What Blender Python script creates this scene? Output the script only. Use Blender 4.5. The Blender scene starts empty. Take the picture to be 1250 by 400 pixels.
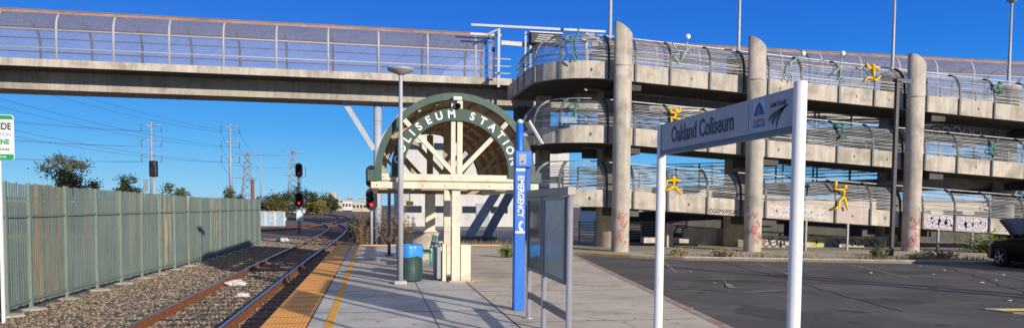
import bpy, bmesh, math, random
from mathutils import Vector, Matrix, noise
R = math.radians
PI = math.pi
rnd = random.Random(7)
scene = bpy.context.scene
col = scene.collection

# ------------------------------------------------------------------ camera
cam_d = bpy.data.cameras.new('camera'); cam = bpy.data.objects.new('camera', cam_d); col.objects.link(cam)
scene.camera = cam
EYE = Vector((0, 0, 1.72)); FPX = 900.0
yaw, pitch, roll = R(10.6), R(-3.0), R(0.55)
FW = Vector((math.sin(yaw)*math.cos(pitch), math.cos(yaw)*math.cos(pitch), math.sin(pitch)))
RT = Vector((math.cos(yaw), -math.sin(yaw), 0)); UP = RT.cross(FW)
RT, UP = RT*math.cos(roll) + UP*math.sin(roll), -RT*math.sin(roll) + UP*math.cos(roll)
cam.matrix_world = Matrix(((RT.x, UP.x, -FW.x, EYE.x), (RT.y, UP.y, -FW.y, EYE.y), (RT.z, UP.z, -FW.z, EYE.z), (0, 0, 0, 1)))
cam_d.sensor_fit = 'HORIZONTAL'; cam_d.sensor_width = 36; cam_d.lens = 36*FPX/1250
cam_d.shift_y = 98.8/1250; cam_d.clip_start = 0.05; cam_d.clip_end = 6000
def at(u, v, Y):                       # the point of the place at depth Y that was measured at (u, v)
    d = FW + RT*((u-625)/FPX) - UP*((v-298.78)/FPX)
    return EYE + d*(Y/d.y)

# ------------------------------------------------------------------ light
SUN = Vector((0.47, -0.845, 0.272)).normalized()
w = bpy.data.worlds.new('World'); scene.world = w; w.use_nodes = True
nt = w.node_tree; nt.nodes.clear()
sky = nt.nodes.new('ShaderNodeTexSky'); sky.sky_type = 'NISHITA'; sky.sun_disc = False
sky.sun_elevation = math.asin(SUN.z); sky.sun_rotation = math.atan2(SUN.x, SUN.y)
sky.altitude = 0; sky.air_density = 1.0; sky.dust_density = 0.2; sky.ozone_density = 3.0
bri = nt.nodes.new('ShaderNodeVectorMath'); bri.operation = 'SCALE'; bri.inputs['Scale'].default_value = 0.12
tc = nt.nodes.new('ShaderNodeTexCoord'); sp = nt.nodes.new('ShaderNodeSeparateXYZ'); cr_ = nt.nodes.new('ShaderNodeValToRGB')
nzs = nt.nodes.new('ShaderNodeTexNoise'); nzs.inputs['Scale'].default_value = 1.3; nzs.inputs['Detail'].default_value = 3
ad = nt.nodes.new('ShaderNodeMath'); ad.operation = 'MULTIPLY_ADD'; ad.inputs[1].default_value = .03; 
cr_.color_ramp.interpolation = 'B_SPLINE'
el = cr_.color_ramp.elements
SKYC = [(0.0, (.34, .62, .80)), (.045, (.14, .50, .84)), (.11, (.020, .32, .82)), (.22, (.002, .155, .72)), (.36, (.001, .088, .58)), (.52, (.12, .17, .36)), (1.0, (.34, .35, .38))]  # pale top stops are neutral fill light added above the view
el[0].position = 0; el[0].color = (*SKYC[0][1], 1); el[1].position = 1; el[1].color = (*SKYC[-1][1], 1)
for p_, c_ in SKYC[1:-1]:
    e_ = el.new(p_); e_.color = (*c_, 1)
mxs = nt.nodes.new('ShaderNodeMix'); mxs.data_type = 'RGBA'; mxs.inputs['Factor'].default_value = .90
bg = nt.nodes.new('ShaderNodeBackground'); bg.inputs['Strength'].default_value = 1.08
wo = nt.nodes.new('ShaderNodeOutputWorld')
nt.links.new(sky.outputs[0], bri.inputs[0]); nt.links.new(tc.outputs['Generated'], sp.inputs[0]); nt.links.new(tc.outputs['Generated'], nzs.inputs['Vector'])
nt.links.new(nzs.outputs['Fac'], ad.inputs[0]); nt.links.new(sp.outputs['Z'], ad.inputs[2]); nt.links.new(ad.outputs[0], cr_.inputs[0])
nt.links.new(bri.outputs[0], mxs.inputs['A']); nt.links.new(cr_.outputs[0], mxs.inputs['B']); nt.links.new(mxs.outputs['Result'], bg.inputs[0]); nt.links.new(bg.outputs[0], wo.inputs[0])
sl = bpy.data.lights.new('sun', 'SUN'); sl.energy = 5.0; sl.angle = R(0.55); sl.color = (1.0, 0.91, 0.78)
so = bpy.data.objects.new('sun', sl); col.objects.link(so); so.rotation_euler = (-SUN).to_track_quat('-Z', 'Y').to_euler()
scene.view_settings.view_transform = 'Standard'; scene.view_settings.look = 'None'; scene.view_settings.exposure = 0

# ------------------------------------------------------------------ materials
MATS = {}
def mat(name, c, rough=.7, metal=0., var=.12, vscale=2., c2=None, c2amt=.5, c2scale=1.5, streak=0., bump=0., bscale=40., spec=.4, emit=None, trans=0., space='world', fine=0., coat=0., c2s=None, crack=0., cscale=.4):
    m = bpy.data.materials.new(name); m.use_nodes = True; MATS[name] = m
    t = m.node_tree; n = t.nodes; L = t.links; b = n['Principled BSDF']
    b.inputs['Roughness'].default_value = rough; b.inputs['Metallic'].default_value = metal
    b.inputs['Specular IOR Level'].default_value = spec; b.inputs['Coat Weight'].default_value = coat
    if space == 'world':
        g = n.new('ShaderNodeNewGeometry'); vec = g.outputs['Position']
    else:
        g = n.new('ShaderNodeTexCoord'); vec = g.outputs['Object']
    def noi(scale, detail=5, stretch=None):
        v = vec
        if stretch:
            mp = n.new('ShaderNodeMapping'); mp.inputs['Scale'].default_value = stretch; L.new(v, mp.inputs[0]); v = mp.outputs[0]
        x = n.new('ShaderNodeTexNoise'); x.inputs['Scale'].default_value = scale; x.inputs['Detail'].default_value = detail
        x.inputs['Roughness'].default_value = .62
        L.new(v, x.inputs['Vector']); return x.outputs['Fac']
    def ramp(src, a, bb):
        r = n.new('ShaderNodeMapRange'); r.inputs[1].default_value = a; r.inputs[2].default_value = bb; L.new(src, r.inputs[0]); return r.outputs[0]
    def mixc(fac, A, B):
        x = n.new('ShaderNodeMix'); x.data_type = 'RGBA'
        L.new(fac, x.inputs['Factor'])
        for s, v in ((x.inputs['A'], A), (x.inputs['B'], B)):
            if isinstance(v, tuple): s.default_value = (*v, 1)
            else: L.new(v, s)
        return x.outputs['Result']
    lo = tuple(max(0, k*(1-var)) for k in c); hi = tuple(min(1, k*(1+var)) for k in c)
    cur = mixc(ramp(noi(vscale), .3, .7), lo, hi)
    if c2: cur = mixc(ramp(noi(c2scale, 6, c2s), .62-.3*c2amt, .72-.2*c2amt), cur, c2)
    if streak: 
        s = ramp(noi(6, 5, (1, 1, .09)), .45, .75)
        mm = n.new('ShaderNodeMath'); mm.operation = 'MULTIPLY'; mm.inputs[1].default_value = streak; L.new(s, mm.inputs[0])
        cur = mixc(mm.outputs[0], cur, tuple(k*.42 for k in c))
    if fine:
        s = ramp(noi(bscale*1.5, 3), .3, .7)
        cur = mixc(s, cur, cur) if False else cur
        x = n.new('ShaderNodeMix'); x.data_type = 'RGBA'; x.blend_type = 'MULTIPLY'; x.inputs['Factor'].default_value = fine
        r = n.new('ShaderNodeMapRange'); r.inputs[1].default_value = .3; r.inputs[2].default_value = .7; r.inputs[3].default_value = .4; r.inputs[4].default_value = 1.5
        L.new(noi(bscale*1.5, 3), r.inputs[0]); L.new(cur, x.inputs['A']); L.new(r.outputs[0], x.inputs['B']); cur = x.outputs['Result']
    if crack:
        nz = n.new('ShaderNodeTexNoise'); nz.inputs['Scale'].default_value = 1.1; nz.inputs['Detail'].default_value = 6; L.new(vec, nz.inputs['Vector'])
        va = n.new('ShaderNodeVectorMath'); va.operation = 'MULTIPLY_ADD'; va.inputs[1].default_value = (1.1, 1.1, 0); L.new(nz.outputs['Color'], va.inputs[0]); L.new(vec, va.inputs[2])
        vo = n.new('ShaderNodeTexVoronoi'); vo.feature = 'DISTANCE_TO_EDGE'; vo.inputs['Scale'].default_value = cscale; L.new(va.outputs[0], vo.inputs['Vector'])
        mr = n.new('ShaderNodeMapRange'); mr.inputs[1].default_value = .004; mr.inputs[2].default_value = .012; mr.inputs[3].default_value = crack; mr.inputs[4].default_value = 0.; L.new(vo.outputs['Distance'], mr.inputs[0])
        cur = mixc(mr.outputs[0], cur, tuple(k*.3 for k in c))
        st_ = ramp(noi(.9, 4), .60, .74); ms = n.new('ShaderNodeMath'); ms.operation = 'MULTIPLY'; ms.inputs[1].default_value = .35; L.new(st_, ms.inputs[0])
        cur = mixc(ms.outputs[0], cur, tuple(k*.55 for k in c))
    L.new(cur, b.inputs['Base Color'])
    rr = n.new('ShaderNodeMapRange'); rr.inputs[3].default_value = max(.02, rough-.1); rr.inputs[4].default_value = min(1, rough+.1); L.new(noi(vscale*3), rr.inputs[0]); L.new(rr.outputs[0], b.inputs['Roughness'])
    if bump:
        bp = n.new('ShaderNodeBump'); bp.inputs['Strength'].default_value = bump; bp.inputs['Distance'].default_value = .02
        L.new(noi(bscale, 6), bp.inputs['Height']); L.new(bp.outputs[0], b.inputs['Normal'])
    if emit:
        b.inputs['Emission Color'].default_value = (*emit[:3], 1); b.inputs['Emission Strength'].default_value = emit[3]
    if trans:
        tr = n.new('ShaderNodeBsdfTransparent'); mx = n.new('ShaderNodeMixShader'); out = n['Material Output']
        r2 = n.new('ShaderNodeMapRange'); r2.inputs[1].default_value = .3; r2.inputs[2].default_value = .7
        r2.inputs[3].default_value = min(1, trans+.05); r2.inputs[4].default_value = max(0, trans-.05)
        L.new(noi(9, 4, (1, 1, 1)), r2.inputs[0]); L.new(r2.outputs[0], mx.inputs[0])
        L.new(b.outputs[0], mx.inputs[1]); L.new(tr.outputs[0], mx.inputs[2]); L.new(mx.outputs[0], out.inputs['Surface'])
    return m
M = MATS
mat('concrete', (.54, .48, .395), .85, var=.14, vscale=1.6, c2=(.35, .305, .24), c2amt=.42, c2scale=1.1, streak=.62, bump=.3, bscale=25)
mat('concrete_col', (.48, .425, .35), .85, var=.14, vscale=2.2, c2=(.34, .295, .235), c2amt=.38, c2scale=1.2, streak=.5, bump=.25, bscale=25)
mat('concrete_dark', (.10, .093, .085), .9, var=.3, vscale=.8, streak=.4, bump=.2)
mat('concrete_deck', (.46, .41, .34), .9, var=.18, vscale=.6, c2=(.3, .26, .21), c2amt=.4, c2scale=.5, streak=.55, bump=.2)
mat('platform', (.62, .58, .525), .85, var=.12, vscale=.7, c2=(.47, .44, .395), c2amt=.45, c2scale=1.1, bump=.1, bscale=60, fine=.3, spec=.2, crack=.25, cscale=.35)
mat('sidewalk', (.66, .57, .45), .85, var=.1, vscale=.6, c2=(.5, .43, .34), c2amt=.42, c2scale=.8, bump=.1, bscale=60, fine=.25, spec=.2, crack=.25, cscale=.3)
mat('joint', (.09, .085, .08), .9)
mat('asphalt', (.135, .123, .115), .9, var=.18, vscale=.35, c2=(.18, .166, .153), c2amt=.48, c2scale=.6, bump=.3, bscale=90, fine=.55, spec=.15, crack=.3, cscale=.33)
mat('ballast', (.20, .152, .108), .95, var=.35, vscale=5, c2=(.11, .083, .06), c2amt=.45, c2scale=1.3, bump=.8, bscale=22, fine=.8)
mat('stone', (.25, .195, .145), .9, var=.55, vscale=9, c2=(.5, .45, .38), c2amt=.12, c2scale=14)
mat('dirt', (.52, .45, .35), .95, var=.25, vscale=1, c2=(.42, .34, .24), c2amt=.45, c2scale=1.6, bump=.4, bscale=20, fine=.4)
mat('tactile', (.98, .46, .085), .6, var=.05, vscale=1.5, c2=(.88, .41, .085), c2amt=.3, c2scale=2.5)
mat('yellow_line', (.92, .44, .03), .65, var=.1, vscale=2, c2=(.7, .40, .13), c2amt=.35, c2scale=5)
mat('kerb_red', (.42, .22, .19), .8, var=.25, vscale=2, c2=(.48, .41, .34), c2amt=.7, c2scale=3)
mat('kerb_yellow', (.50, .36, .12), .8, var=.2, vscale=2, c2=(.42, .37, .30), c2amt=.5, c2scale=3)
mat('road_paint', (.32, .305, .285), .8, var=.15, c2=(.16, .148, .138), c2amt=.65, c2scale=4)
mat('fence_green', (.16, .212, .187), .6, var=.12, vscale=1.2, c2=(.24, .25, .21), c2amt=.34, c2scale=3, c2s=(1, 1, .1), streak=.15)
mat('fence_pale', (.17, .21, .17), .65, var=.12, vscale=3, c2=(.42, .37, .27), c2amt=.42, c2scale=5, c2s=(1, 1, .1), streak=.15)
mat('fence_rust', (.16, .20, .165), .8, var=.15, vscale=3, c2=(.30, .22, .13), c2amt=.42, c2scale=5, c2s=(1, 1, .1), streak=.2)
mat('fence_post', (.165, .222, .193), .6, var=.1, vscale=2)
mat('rail_side', (.24, .085, .03), .8, var=.3, vscale=6, bump=.3)
mat('rail_top', (.46, .45, .45), .28, 1., var=.1)
mat('wood_tie', (.07, .05, .04), .95, var=.35, vscale=8, bump=.5)
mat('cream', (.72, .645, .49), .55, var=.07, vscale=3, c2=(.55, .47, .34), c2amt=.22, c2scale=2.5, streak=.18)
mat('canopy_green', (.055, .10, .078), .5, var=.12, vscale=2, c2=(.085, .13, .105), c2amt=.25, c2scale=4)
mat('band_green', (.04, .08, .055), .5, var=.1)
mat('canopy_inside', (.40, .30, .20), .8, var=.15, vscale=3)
mat('letter_white', (.78, .78, .76), .6, var=.04)
mat('pole_grey', (.40, .41, .43), .5, .1, var=.08, vscale=4)
mat('galv', (.26, .26, .26), .5, .2, var=.15, vscale=5)
mat('slat', (.33, .33, .335), .5, .1, var=.35, vscale=2.2)
mat('slat_top', (.30, .29, .28), .5, .2, var=.2, vscale=2.2)
mat('rib_dark', (.07, .072, .075), .5, .3, var=.2)
mat('rib_light', (.22, .215, .2), .55, .2, var=.2)
mat('pier_blue', (.42, .47, .54), .6, var=.1, vscale=1.5, streak=.25)
mat('strut_dark', (.36, .39, .44), .6, var=.15)
mat('mesh', (.46, .46, .58), .7, .1, var=.1, vscale=.6, trans=.74)
mat('mesh_top', (.50, .30, .2), .8, 0, var=.3, vscale=1.5, trans=.25)
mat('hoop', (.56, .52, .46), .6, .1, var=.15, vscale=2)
mat('hoop_rust_shade', (.11, .075, .06), .8, 0, var=.3, vscale=2)  # rust brown; rear hoop halves use it for their backlit shade
mat('blue', (.012, .15, .60), .42, var=.08, vscale=3, spec=.5, c2=(.05, .19, .55), c2amt=.18, c2scale=3, streak=.12)
mat('blue_dark', (.02, .09, .36), .45, var=.08)
mat('sign_face', (.36, .385, .42), .5, var=.05, c2=(.30, .32, .35), c2amt=.2, c2scale=3)
mat('sign_strip', (.11, .15, .20), .5, var=.05)
mat('sign_text', (.035, .055, .09), .5, var=.03)
mat('sign_logo_blue', (.06, .18, .50), .5, var=.05)
mat('sign_logo_orange', (.65, .33, .10), .5, var=.05)
mat('sign_logo_pale', (.34, .46, .68), .5, var=.05)
mat('alu', (.56, .54, .55), .34, .5, var=.05, vscale=4)
mat('post_white', (.80, .78, .75), .35, .0, var=.05, vscale=4, c2=(.66, .64, .61), c2amt=.15, c2scale=5)
mat('frame_steel', (.25, .25, .27), .42, .7, var=.1)
mat('case_header', (.33, .30, .26), .5, .3, var=.1)
mat('case_glass', (.07, .085, .095), .05, var=.5, vscale=3, c2=(.20, .19, .16), c2amt=.4, c2scale=4, spec=1.)
mat('case_teal', (.30, .40, .40), .18, var=.12, vscale=4, c2=(.38, .47, .46), c2amt=.35, c2scale=5, spec=.7)
mat('bin_green', (.035, .075, .065), .5, var=.12, vscale=4)
mat('bag_blue', (.05, .28, .72), .35, var=.15, vscale=6)
mat('bag_white', (.62, .60, .57), .5, var=.1, vscale=8)
mat('grey_metal', (.30, .31, .33), .5, .2, var=.1)
mat('teal', (.03, .30, .25), .5, var=.1)
mat('black', (.012, .012, .013), .5, var=.2)
mat('black_gloss', (.003, .0035, .005), .22, spec=.06, var=.1)
mat('car_glass', (.02, .03, .05), .05, spec=.9, var=.1)
mat('hood_in', (.008, .012, .03), .35, var=.3, vscale=4)
mat('tyre', (.018, .018, .018), .9, var=.2)
mat('rim', (.42, .43, .45), .3, .8, var=.1)
mat('lamp_lens', (.6, .62, .65), .1, spec=.8, var=.1)
mat('red_lamp', (.5, .01, .01), .3, emit=(1, .02, .04, 2.2))
mat('red_dim', (.25, .01, .01), .3, emit=(1, .02, .03, .25))
mat('tar', (.065, .06, .057), .8, var=.2)
mat('patch', (.105, .097, .092), .9, var=.2, vscale=2, fine=.5, bscale=90, spec=.15)
mat('stain', (.24, .22, .20), .9, var=.2)
mat('yellow_fig', (.80, .47, .0), .45, var=.06)
mat('green_fig', (.05, .19, .13), .5, var=.25, vscale=6)
mat('pale_green_fig', (.33, .42, .33), .55, var=.2, vscale=6)
mat('globe', (.85, .85, .82), .3, var=.02)
mat('blue_plate', (.16, .25, .38), .5, var=.25, vscale=5)
mat('graf_red', (.50, .19, .17), .75, var=.3, vscale=5, c2=(.48, .36, .30), c2amt=.3, c2scale=6)
mat('graf_pink', (.50, .37, .36), .8, var=.15, vscale=3, c2=(.46, .40, .34), c2amt=.6, c2scale=3)
mat('graf_blue', (.42, .52, .60), .75, var=.15, vscale=3, c2=(.55, .48, .48), c2amt=.35, c2scale=3)
mat('graf_white', (.62, .60, .58), .8, var=.15, vscale=4)
mat('graf_black', (.06, .055, .06), .8, var=.2)
mat('graf_yellow', (.45, .5, .12), .8, var=.2)
mat('white_wall', (.60, .585, .56), .8, var=.1, vscale=.5, c2=(.45, .43, .41), c2amt=.35, c2scale=.4, streak=.3)
mat('window_dark', (.03, .04, .055), .1, spec=.8, var=.3, vscale=.4)
mat('pylon', (.33, .37, .43), .6, .2, var=.1)
mat('wire', (.04, .05, .07), .7, var=.1)
mat('insulator', (.12, .12, .14), .5, var=.1)
mat('rust_pole', (.20, .10, .07), .9, var=.2)
mat('bark', (.10, .075, .055), .95, var=.3, vscale=4, bump=.4)
mat('leaf_olive', (.088, .09, .032), .8, var=.5, vscale=1.1)
mat('leaf_green', (.05, .075, .025), .8, var=.5, vscale=.6)
mat('leaf_yellow', (.20, .17, .035), .8, var=.45, vscale=.6)
mat('leaf_dark', (.035, .055, .022), .8, var=.5, vscale=.6)
mat('leaf_bright', (.11, .17, .03), .8, var=.45, vscale=3)
mat('twig_brown', (.20, .13, .085), .9, var=.4, vscale=3)
mat('dry_weed', (.30, .24, .12), .9, var=.4, vscale=5)
mat('bld_white', (.62, .60, .56), .8, var=.08, vscale=.2)
mat('bld_blue', (.33, .43, .52), .8, var=.12, vscale=.3)
mat('bld_tan', (.48, .42, .34), .8, var=.1, vscale=.2)
mat('bld_pink', (.40, .33, .34), .8, var=.1, vscale=.2)
mat('pole_dark', (.035, .035, .04), .5, var=.2)
mat('inner_rail', (.16, .16, .165), .5, .2, var=.2)
mat('bird_grey', (.10, .10, .11), .7, var=.3)
mat('roof', (.30, .27, .25), .85, var=.15)
mat('paper_yellow', (.75, .55, .05), .6, var=.08)
mat('sign_white', (.76, .77, .76), .5, var=.03)
mat('sign_green', (.03, .30, .08), .5, var=.05)

# ------------------------------------------------------------------ mesh builder
class MB:
    def __init__(s): s.v = []; s.f = []; s.sm = []
    def add(s, vs, fs, smooth=False):
        b = len(s.v); s.v += [tuple(p) for p in vs]; s.f += [tuple(i+b for i in f) for f in fs]; s.sm += [smooth]*len(fs); return s
    def box(s, a, b, bev=0., mtx=None):
        x0, y0, z0 = a; x1, y1, z1 = b
        x0, x1 = min(x0, x1), max(x0, x1); y0, y1 = min(y0, y1), max(y0, y1); z0, z1 = min(z0, z1), max(z0, z1)
        if bev > 0:
            bm = bmesh.new(); bmesh.ops.create_cube(bm, size=1)
            for v in bm.verts: v.co = Vector(((x0+x1)/2+v.co.x*(x1-x0), (y0+y1)/2+v.co.y*(y1-y0), (z0+z1)/2+v.co.z*(z1-z0)))
            bmesh.ops.bevel(bm, geom=bm.edges[:], offset=min(bev, (x1-x0)*.45, (y1-y0)*.45, (z1-z0)*.45), segments=2, affect='EDGES', profile=.5)
            bm.verts.index_update(); vs = [v.co.copy() for v in bm.verts]; fs = [[v.index for v in f.verts] for f in bm.faces]; bm.free()
        else:
            vs = [Vector(p) for p in ((x0,y0,z0),(x1,y0,z0),(x1,y1,z0),(x0,y1,z0),(x0,y0,z1),(x1,y0,z1),(x1,y1,z1),(x0,y1,z1))]
            fs = [(0,3,2,1),(4,5,6,7),(0,1,5,4),(1,2,6,5),(2,3,7,6),(3,0,4,7)]
        if mtx: vs = [mtx @ v for v in vs]
        return s.add(vs, fs)
    def tube(s, pts, r, n=8, cap=True, smooth=True):
        pts = [Vector(p) for p in pts]; rs = r if isinstance(r, (list, tuple)) else [r]*len(pts)
        b = len(s.v); k = len(pts); nx = None; vs = []; fs = []
        for i, p in enumerate(pts):
            d = (pts[min(i+1, k-1)]-pts[max(i-1, 0)]).normalized()
            if nx is None:
                nx = d.orthogonal().normalized()
            nx = (nx - d*nx.dot(d)); nx = nx.normalized() if nx.length > 1e-6 else d.orthogonal().normalized()
            ny = d.cross(nx)
            for j in range(n):
                a = 2*PI*j/n; vs.append(p + (nx*math.cos(a)+ny*math.sin(a))*rs[i])
        for i in range(k-1):
            for j in range(n):
                fs.append((i*n+j, i*n+(j+1)%n, (i+1)*n+(j+1)%n, (i+1)*n+j))
        s.add(vs, fs, smooth)
        if cap:
            s.f += [tuple(b+j for j in reversed(range(n))), tuple(b+(k-1)*n+j for j in range(n))]; s.sm += [False, False]
        return s
    def bar(s, a, b, wd, ht, upv=(0, 0, 1)):        # rectangular bar between two points
        a = Vector(a); b = Vector(b); d = (b-a).normalized(); u = Vector(upv); x = d.cross(u)
        x = x.normalized() if x.length > 1e-5 else d.orthogonal().normalized(); u = x.cross(d)
        vs = [p + x*sx*wd/2 + u*sz*ht/2 for p in (a, b) for sx, sz in ((-1,-1),(1,-1),(1,1),(-1,1))]
        return s.add(vs, [(3,2,1,0),(4,5,6,7),(0,1,5,4),(1,2,6,5),(2,3,7,6),(3,0,4,7)])
    def lathe(s, c, prof, n=20, smooth=True):       # prof: (r, z) from bottom to top
        c = Vector(c); vs = []; fs = []
        for r, z in prof:
            for j in range(n):
                a = 2*PI*j/n; vs.append(c+Vector((r*math.cos(a), r*math.sin(a), z)))
        for i in range(len(prof)-1):
            for j in range(n): fs.append((i*n+j, i*n+(j+1)%n, (i+1)*n+(j+1)%n, (i+1)*n+j))
        s.add(vs, fs, smooth); b = len(s.v)-len(vs)
        s.f += [tuple(b+j for j in reversed(range(n))), tuple(b+(len(prof)-1)*n+j for j in range(n))]; s.sm += [False, False]
        return s
    def prism(s, poly, z0, z1):                     # horizontal polygon raised
        n = len(poly); vs = [(x, y, z0) for x, y in poly]+[(x, y, z1) for x, y in poly]
        area = sum(poly[i][0]*poly[(i+1)%n][1]-poly[(i+1)%n][0]*poly[i][1] for i in range(n))
        fs = [tuple(reversed(range(n))), tuple(range(n, 2*n))]+[(i, (i+1)%n, n+(i+1)%n, n+i) for i in range(n)]
        if area < 0: fs = [tuple(reversed(f)) for f in fs]
        return s.add(vs, fs)
    def slab(s, poly, O, X, Yv, thick):             # polygon in plane (O, X, Yv) extruded by thick along X x Y
        O, X, Yv = Vector(O), Vector(X), Vector(Yv); N = X.cross(Yv).normalized(); n = len(poly)
        vs = [O+X*x+Yv*y for x, y in poly]+[O+X*x+Yv*y+N*thick for x, y in poly]
        return s.add(vs, [tuple(reversed(range(n))), tuple(range(n, 2*n))]+[(i, (i+1)%n, n+(i+1)%n, n+i) for i in range(n)])
    def sweep(s, path, prof, closed=True, smooth=False, inward=None):   # prof (d, h): d to the left of the walking direction in plan
        P = [Vector(p) for p in path]; k = len(P); m = len(prof); vs = []; fs = []
        for i, p in enumerate(P):
            d = P[min(i+1, k-1)]-P[max(i-1, 0)]; d.z = 0; d.normalize(); nrm = Vector((-d.y, d.x, 0))
            for a, h in prof: vs.append(p+nrm*a+Vector((0, 0, h)))
        for i in range(k-1):
            for j in range(m if closed else m-1):
                fs.append((i*m+j, (i+1)*m+j, (i+1)*m+(j+1)%m, i*m+(j+1)%m))
        if closed: fs += [tuple(range(m)), tuple(reversed(range((k-1)*m, k*m)))]
        return s.add(vs, fs, smooth)
    def ribbon(s, pts, wd, O, X, Yv):               # flat painted stroke
        O, X, Yv = Vector(O), Vector(X), Vector(Yv); P = [Vector((a, b, 0)) for a, b in pts]; k = len(P); vs = []
        for i, p in enumerate(P):
            d = (P[min(i+1, k-1)]-P[max(i-1, 0)]); d = d.normalized() if d.length > 0 else Vector((1,0,0)); nn = Vector((-d.y, d.x, 0))
            for sg in (-1, 1):
                q = p+nn*sg*wd/2; vs.append(O+X*q.x+Yv*q.y)
        return s.add(vs, [(2*i, 2*i+2, 2*i+3, 2*i+1) for i in range(k-1)])
    def ball(s, c, r, n=12, sc=(1, 1, 1)):
        c = Vector(c); vs = []; fs = []; h = n//2
        for i in range(h+1):
            t = PI*i/h
            for j in range(n):
                a = 2*PI*j/n; vs.append(c+Vector((math.sin(t)*math.cos(a)*r*sc[0], math.sin(t)*math.sin(a)*r*sc[1], -math.cos(t)*r*sc[2])))
        for i in range(h):
            for j in range(n): fs.append((i*n+j, i*n+(j+1)%n, (i+1)*n+(j+1)%n, (i+1)*n+j))
        return s.add(vs, fs, True)
    def build(s, name, m, parent=None, local=False):
        off = Vector((0, 0, 0))
        if parent is not None and not local:
            q = parent
            while q is not None: off += q.location; q = q.parent
        me = bpy.data.meshes.new(name)
        me.from_pydata([tuple(Vector(v)-off) for v in s.v], [], s.f); me.update()
        me.polygons.foreach_set('use_smooth', s.sm)
        me.materials.append(M[m] if isinstance(m, str) else m)
        o = bpy.data.objects.new(name, me); col.objects.link(o)
        if parent is not None: o.parent = parent
        return o
def box(a, b, bev=0.): return MB().box(a, b, bev)

def tag(o, label=None, cat=None, group=None, kind=None):
    if label: o['label'] = label
    if cat: o['category'] = cat
    if group: o['group'] = group
    if kind: o['kind'] = kind
    return o
def thing(name, label, cat, loc=(0, 0, 0), rz=0, group=None):
    o = bpy.data.objects.new(name, None); col.objects.link(o); o.location = loc; o.rotation_euler = (0, 0, rz)
    o.empty_display_size = .2
    return tag(o, label, cat, group)
def struct(o): o['kind'] = 'structure'; return o
def copy_tree(o, parent=None):
    c = o.copy(); col.objects.link(c); c.parent = parent
    for ch in list(o.children): copy_tree(ch, c)
    return c
def text_mb(txt, size, O, X, Yv, offset=0., depth=.004, align='CENTER', sx=1., rot=0.):
    cu = bpy.data.curves.new('text', 'FONT'); cu.body = txt; cu.size = size; cu.align_x = align; cu.align_y = 'CENTER'; cu.offset = offset; cu.extrude = depth/2; cu.resolution_u = 4
    ob = bpy.data.objects.new('text', cu); col.objects.link(ob)
    dg = bpy.context.evaluated_depsgraph_get(); me = ob.evaluated_get(dg).to_mesh()
    O, X, Yv = Vector(O), Vector(X), Vector(Yv); N = X.cross(Yv).normalized(); mb = MB()
    cr, sr = math.cos(rot), math.sin(rot)
    vs = []
    for v in me.vertices:
        a, b = v.co.x*sx, v.co.y
        a, b = a*cr-b*sr, a*sr+b*cr
        vs.append(O+X*a+Yv*b+N*(v.co.z+depth/2))
    mb.add(vs, [tuple(p.vertices) for p in me.polygons])
    ob.evaluated_get(dg).to_mesh_clear(); bpy.data.objects.remove(ob); bpy.data.curves.remove(cu)
    return mb
def arc(cx, cz, r, a0, a1, n): return [(cx+r*math.cos(a0+(a1-a0)*i/n), cz+r*math.sin(a0+(a1-a0)*i/n)) for i in range(n+1)]

# ================================================================== SETTING
GZ = -.42; LZ = -.15
# ground sheet
g = MB(); xs = [-2500, -400, -120, -60, -30, -15, 0, 15, 30, 60, 120, 400, 2500]; ys = [-200, -40, 0, 20, 40, 60, 90, 130, 200, 400, 900, 4000]
for i in range(len(xs)-1):
    for j in range(len(ys)-1):
        g.add([(xs[i], ys[j], GZ), (xs[i+1], ys[j], GZ), (xs[i+1], ys[j+1], GZ), (xs[i], ys[j+1], GZ)], [(0, 1, 2, 3)])
struct(g.build('ground', 'ballast'))
def lot_edge(y): return 5.02+.127*(y-10.4)
PE = 32.0
plat = [(-1.56, -8), (2.05, -8), (2.05, PE), (-1.56, PE)]
struct(MB().prism(plat, GZ-.05, 0).build('platform', 'platform'))
side = [(2.05, -8), (lot_edge(-8), -8), (lot_edge(PE-4), PE-4), (lot_edge(PE-4)+.3, PE), (2.05, PE)]
struct(MB().prism(side, GZ-.05, 0).build('sidewalk', 'sidewalk'))
# joints of the slabs
j = MB()
for yy in range(-6, 32, 3): j.box((-.94, yy, .001), (2.03, yy+.018, .004))
j.box((2.03, -8, .001), (2.055, PE, .0045))
for yy in range(-6, 32, 4): j.box((2.06, yy+.7, .001), (lot_edge(yy)-.05, yy+.715, .004))
j.box((.9, -8, .001), (.915, PE, .0035))
struct(j.build('pavement_joints', 'joint'))
# warning strip: base with truncated ribs
t = MB(); t.box((-1.56, -8, .0005), (-.95, PE-.02, .012))
for k in range(11):
    x = -1.535+k*.0545; t.box((x, -8, .012), (x+.026, PE-.02, .017))
struct(t.build('warning_strip', 'tactile'))
j = MB()
for k in range(66): j.box((-1.558, -8+k*.61, .0121), (-.952, -8+k*.61+.012, .0185))
j.box((-.95, -8, .0005), (-.925, PE-.02, .005)); struct(j.build('warning_strip_joints', 'joint'))
struct(MB().box((-.70, -8, .0005), (-.58, PE-.3, .0055)).build('yellow_line', 'yellow_line'))
struct(MB().box((-1.56, PE-.02, -.2), (5.5, PE+.06, .03)).build('platform_end_edge', 'yellow_line'))
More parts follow.
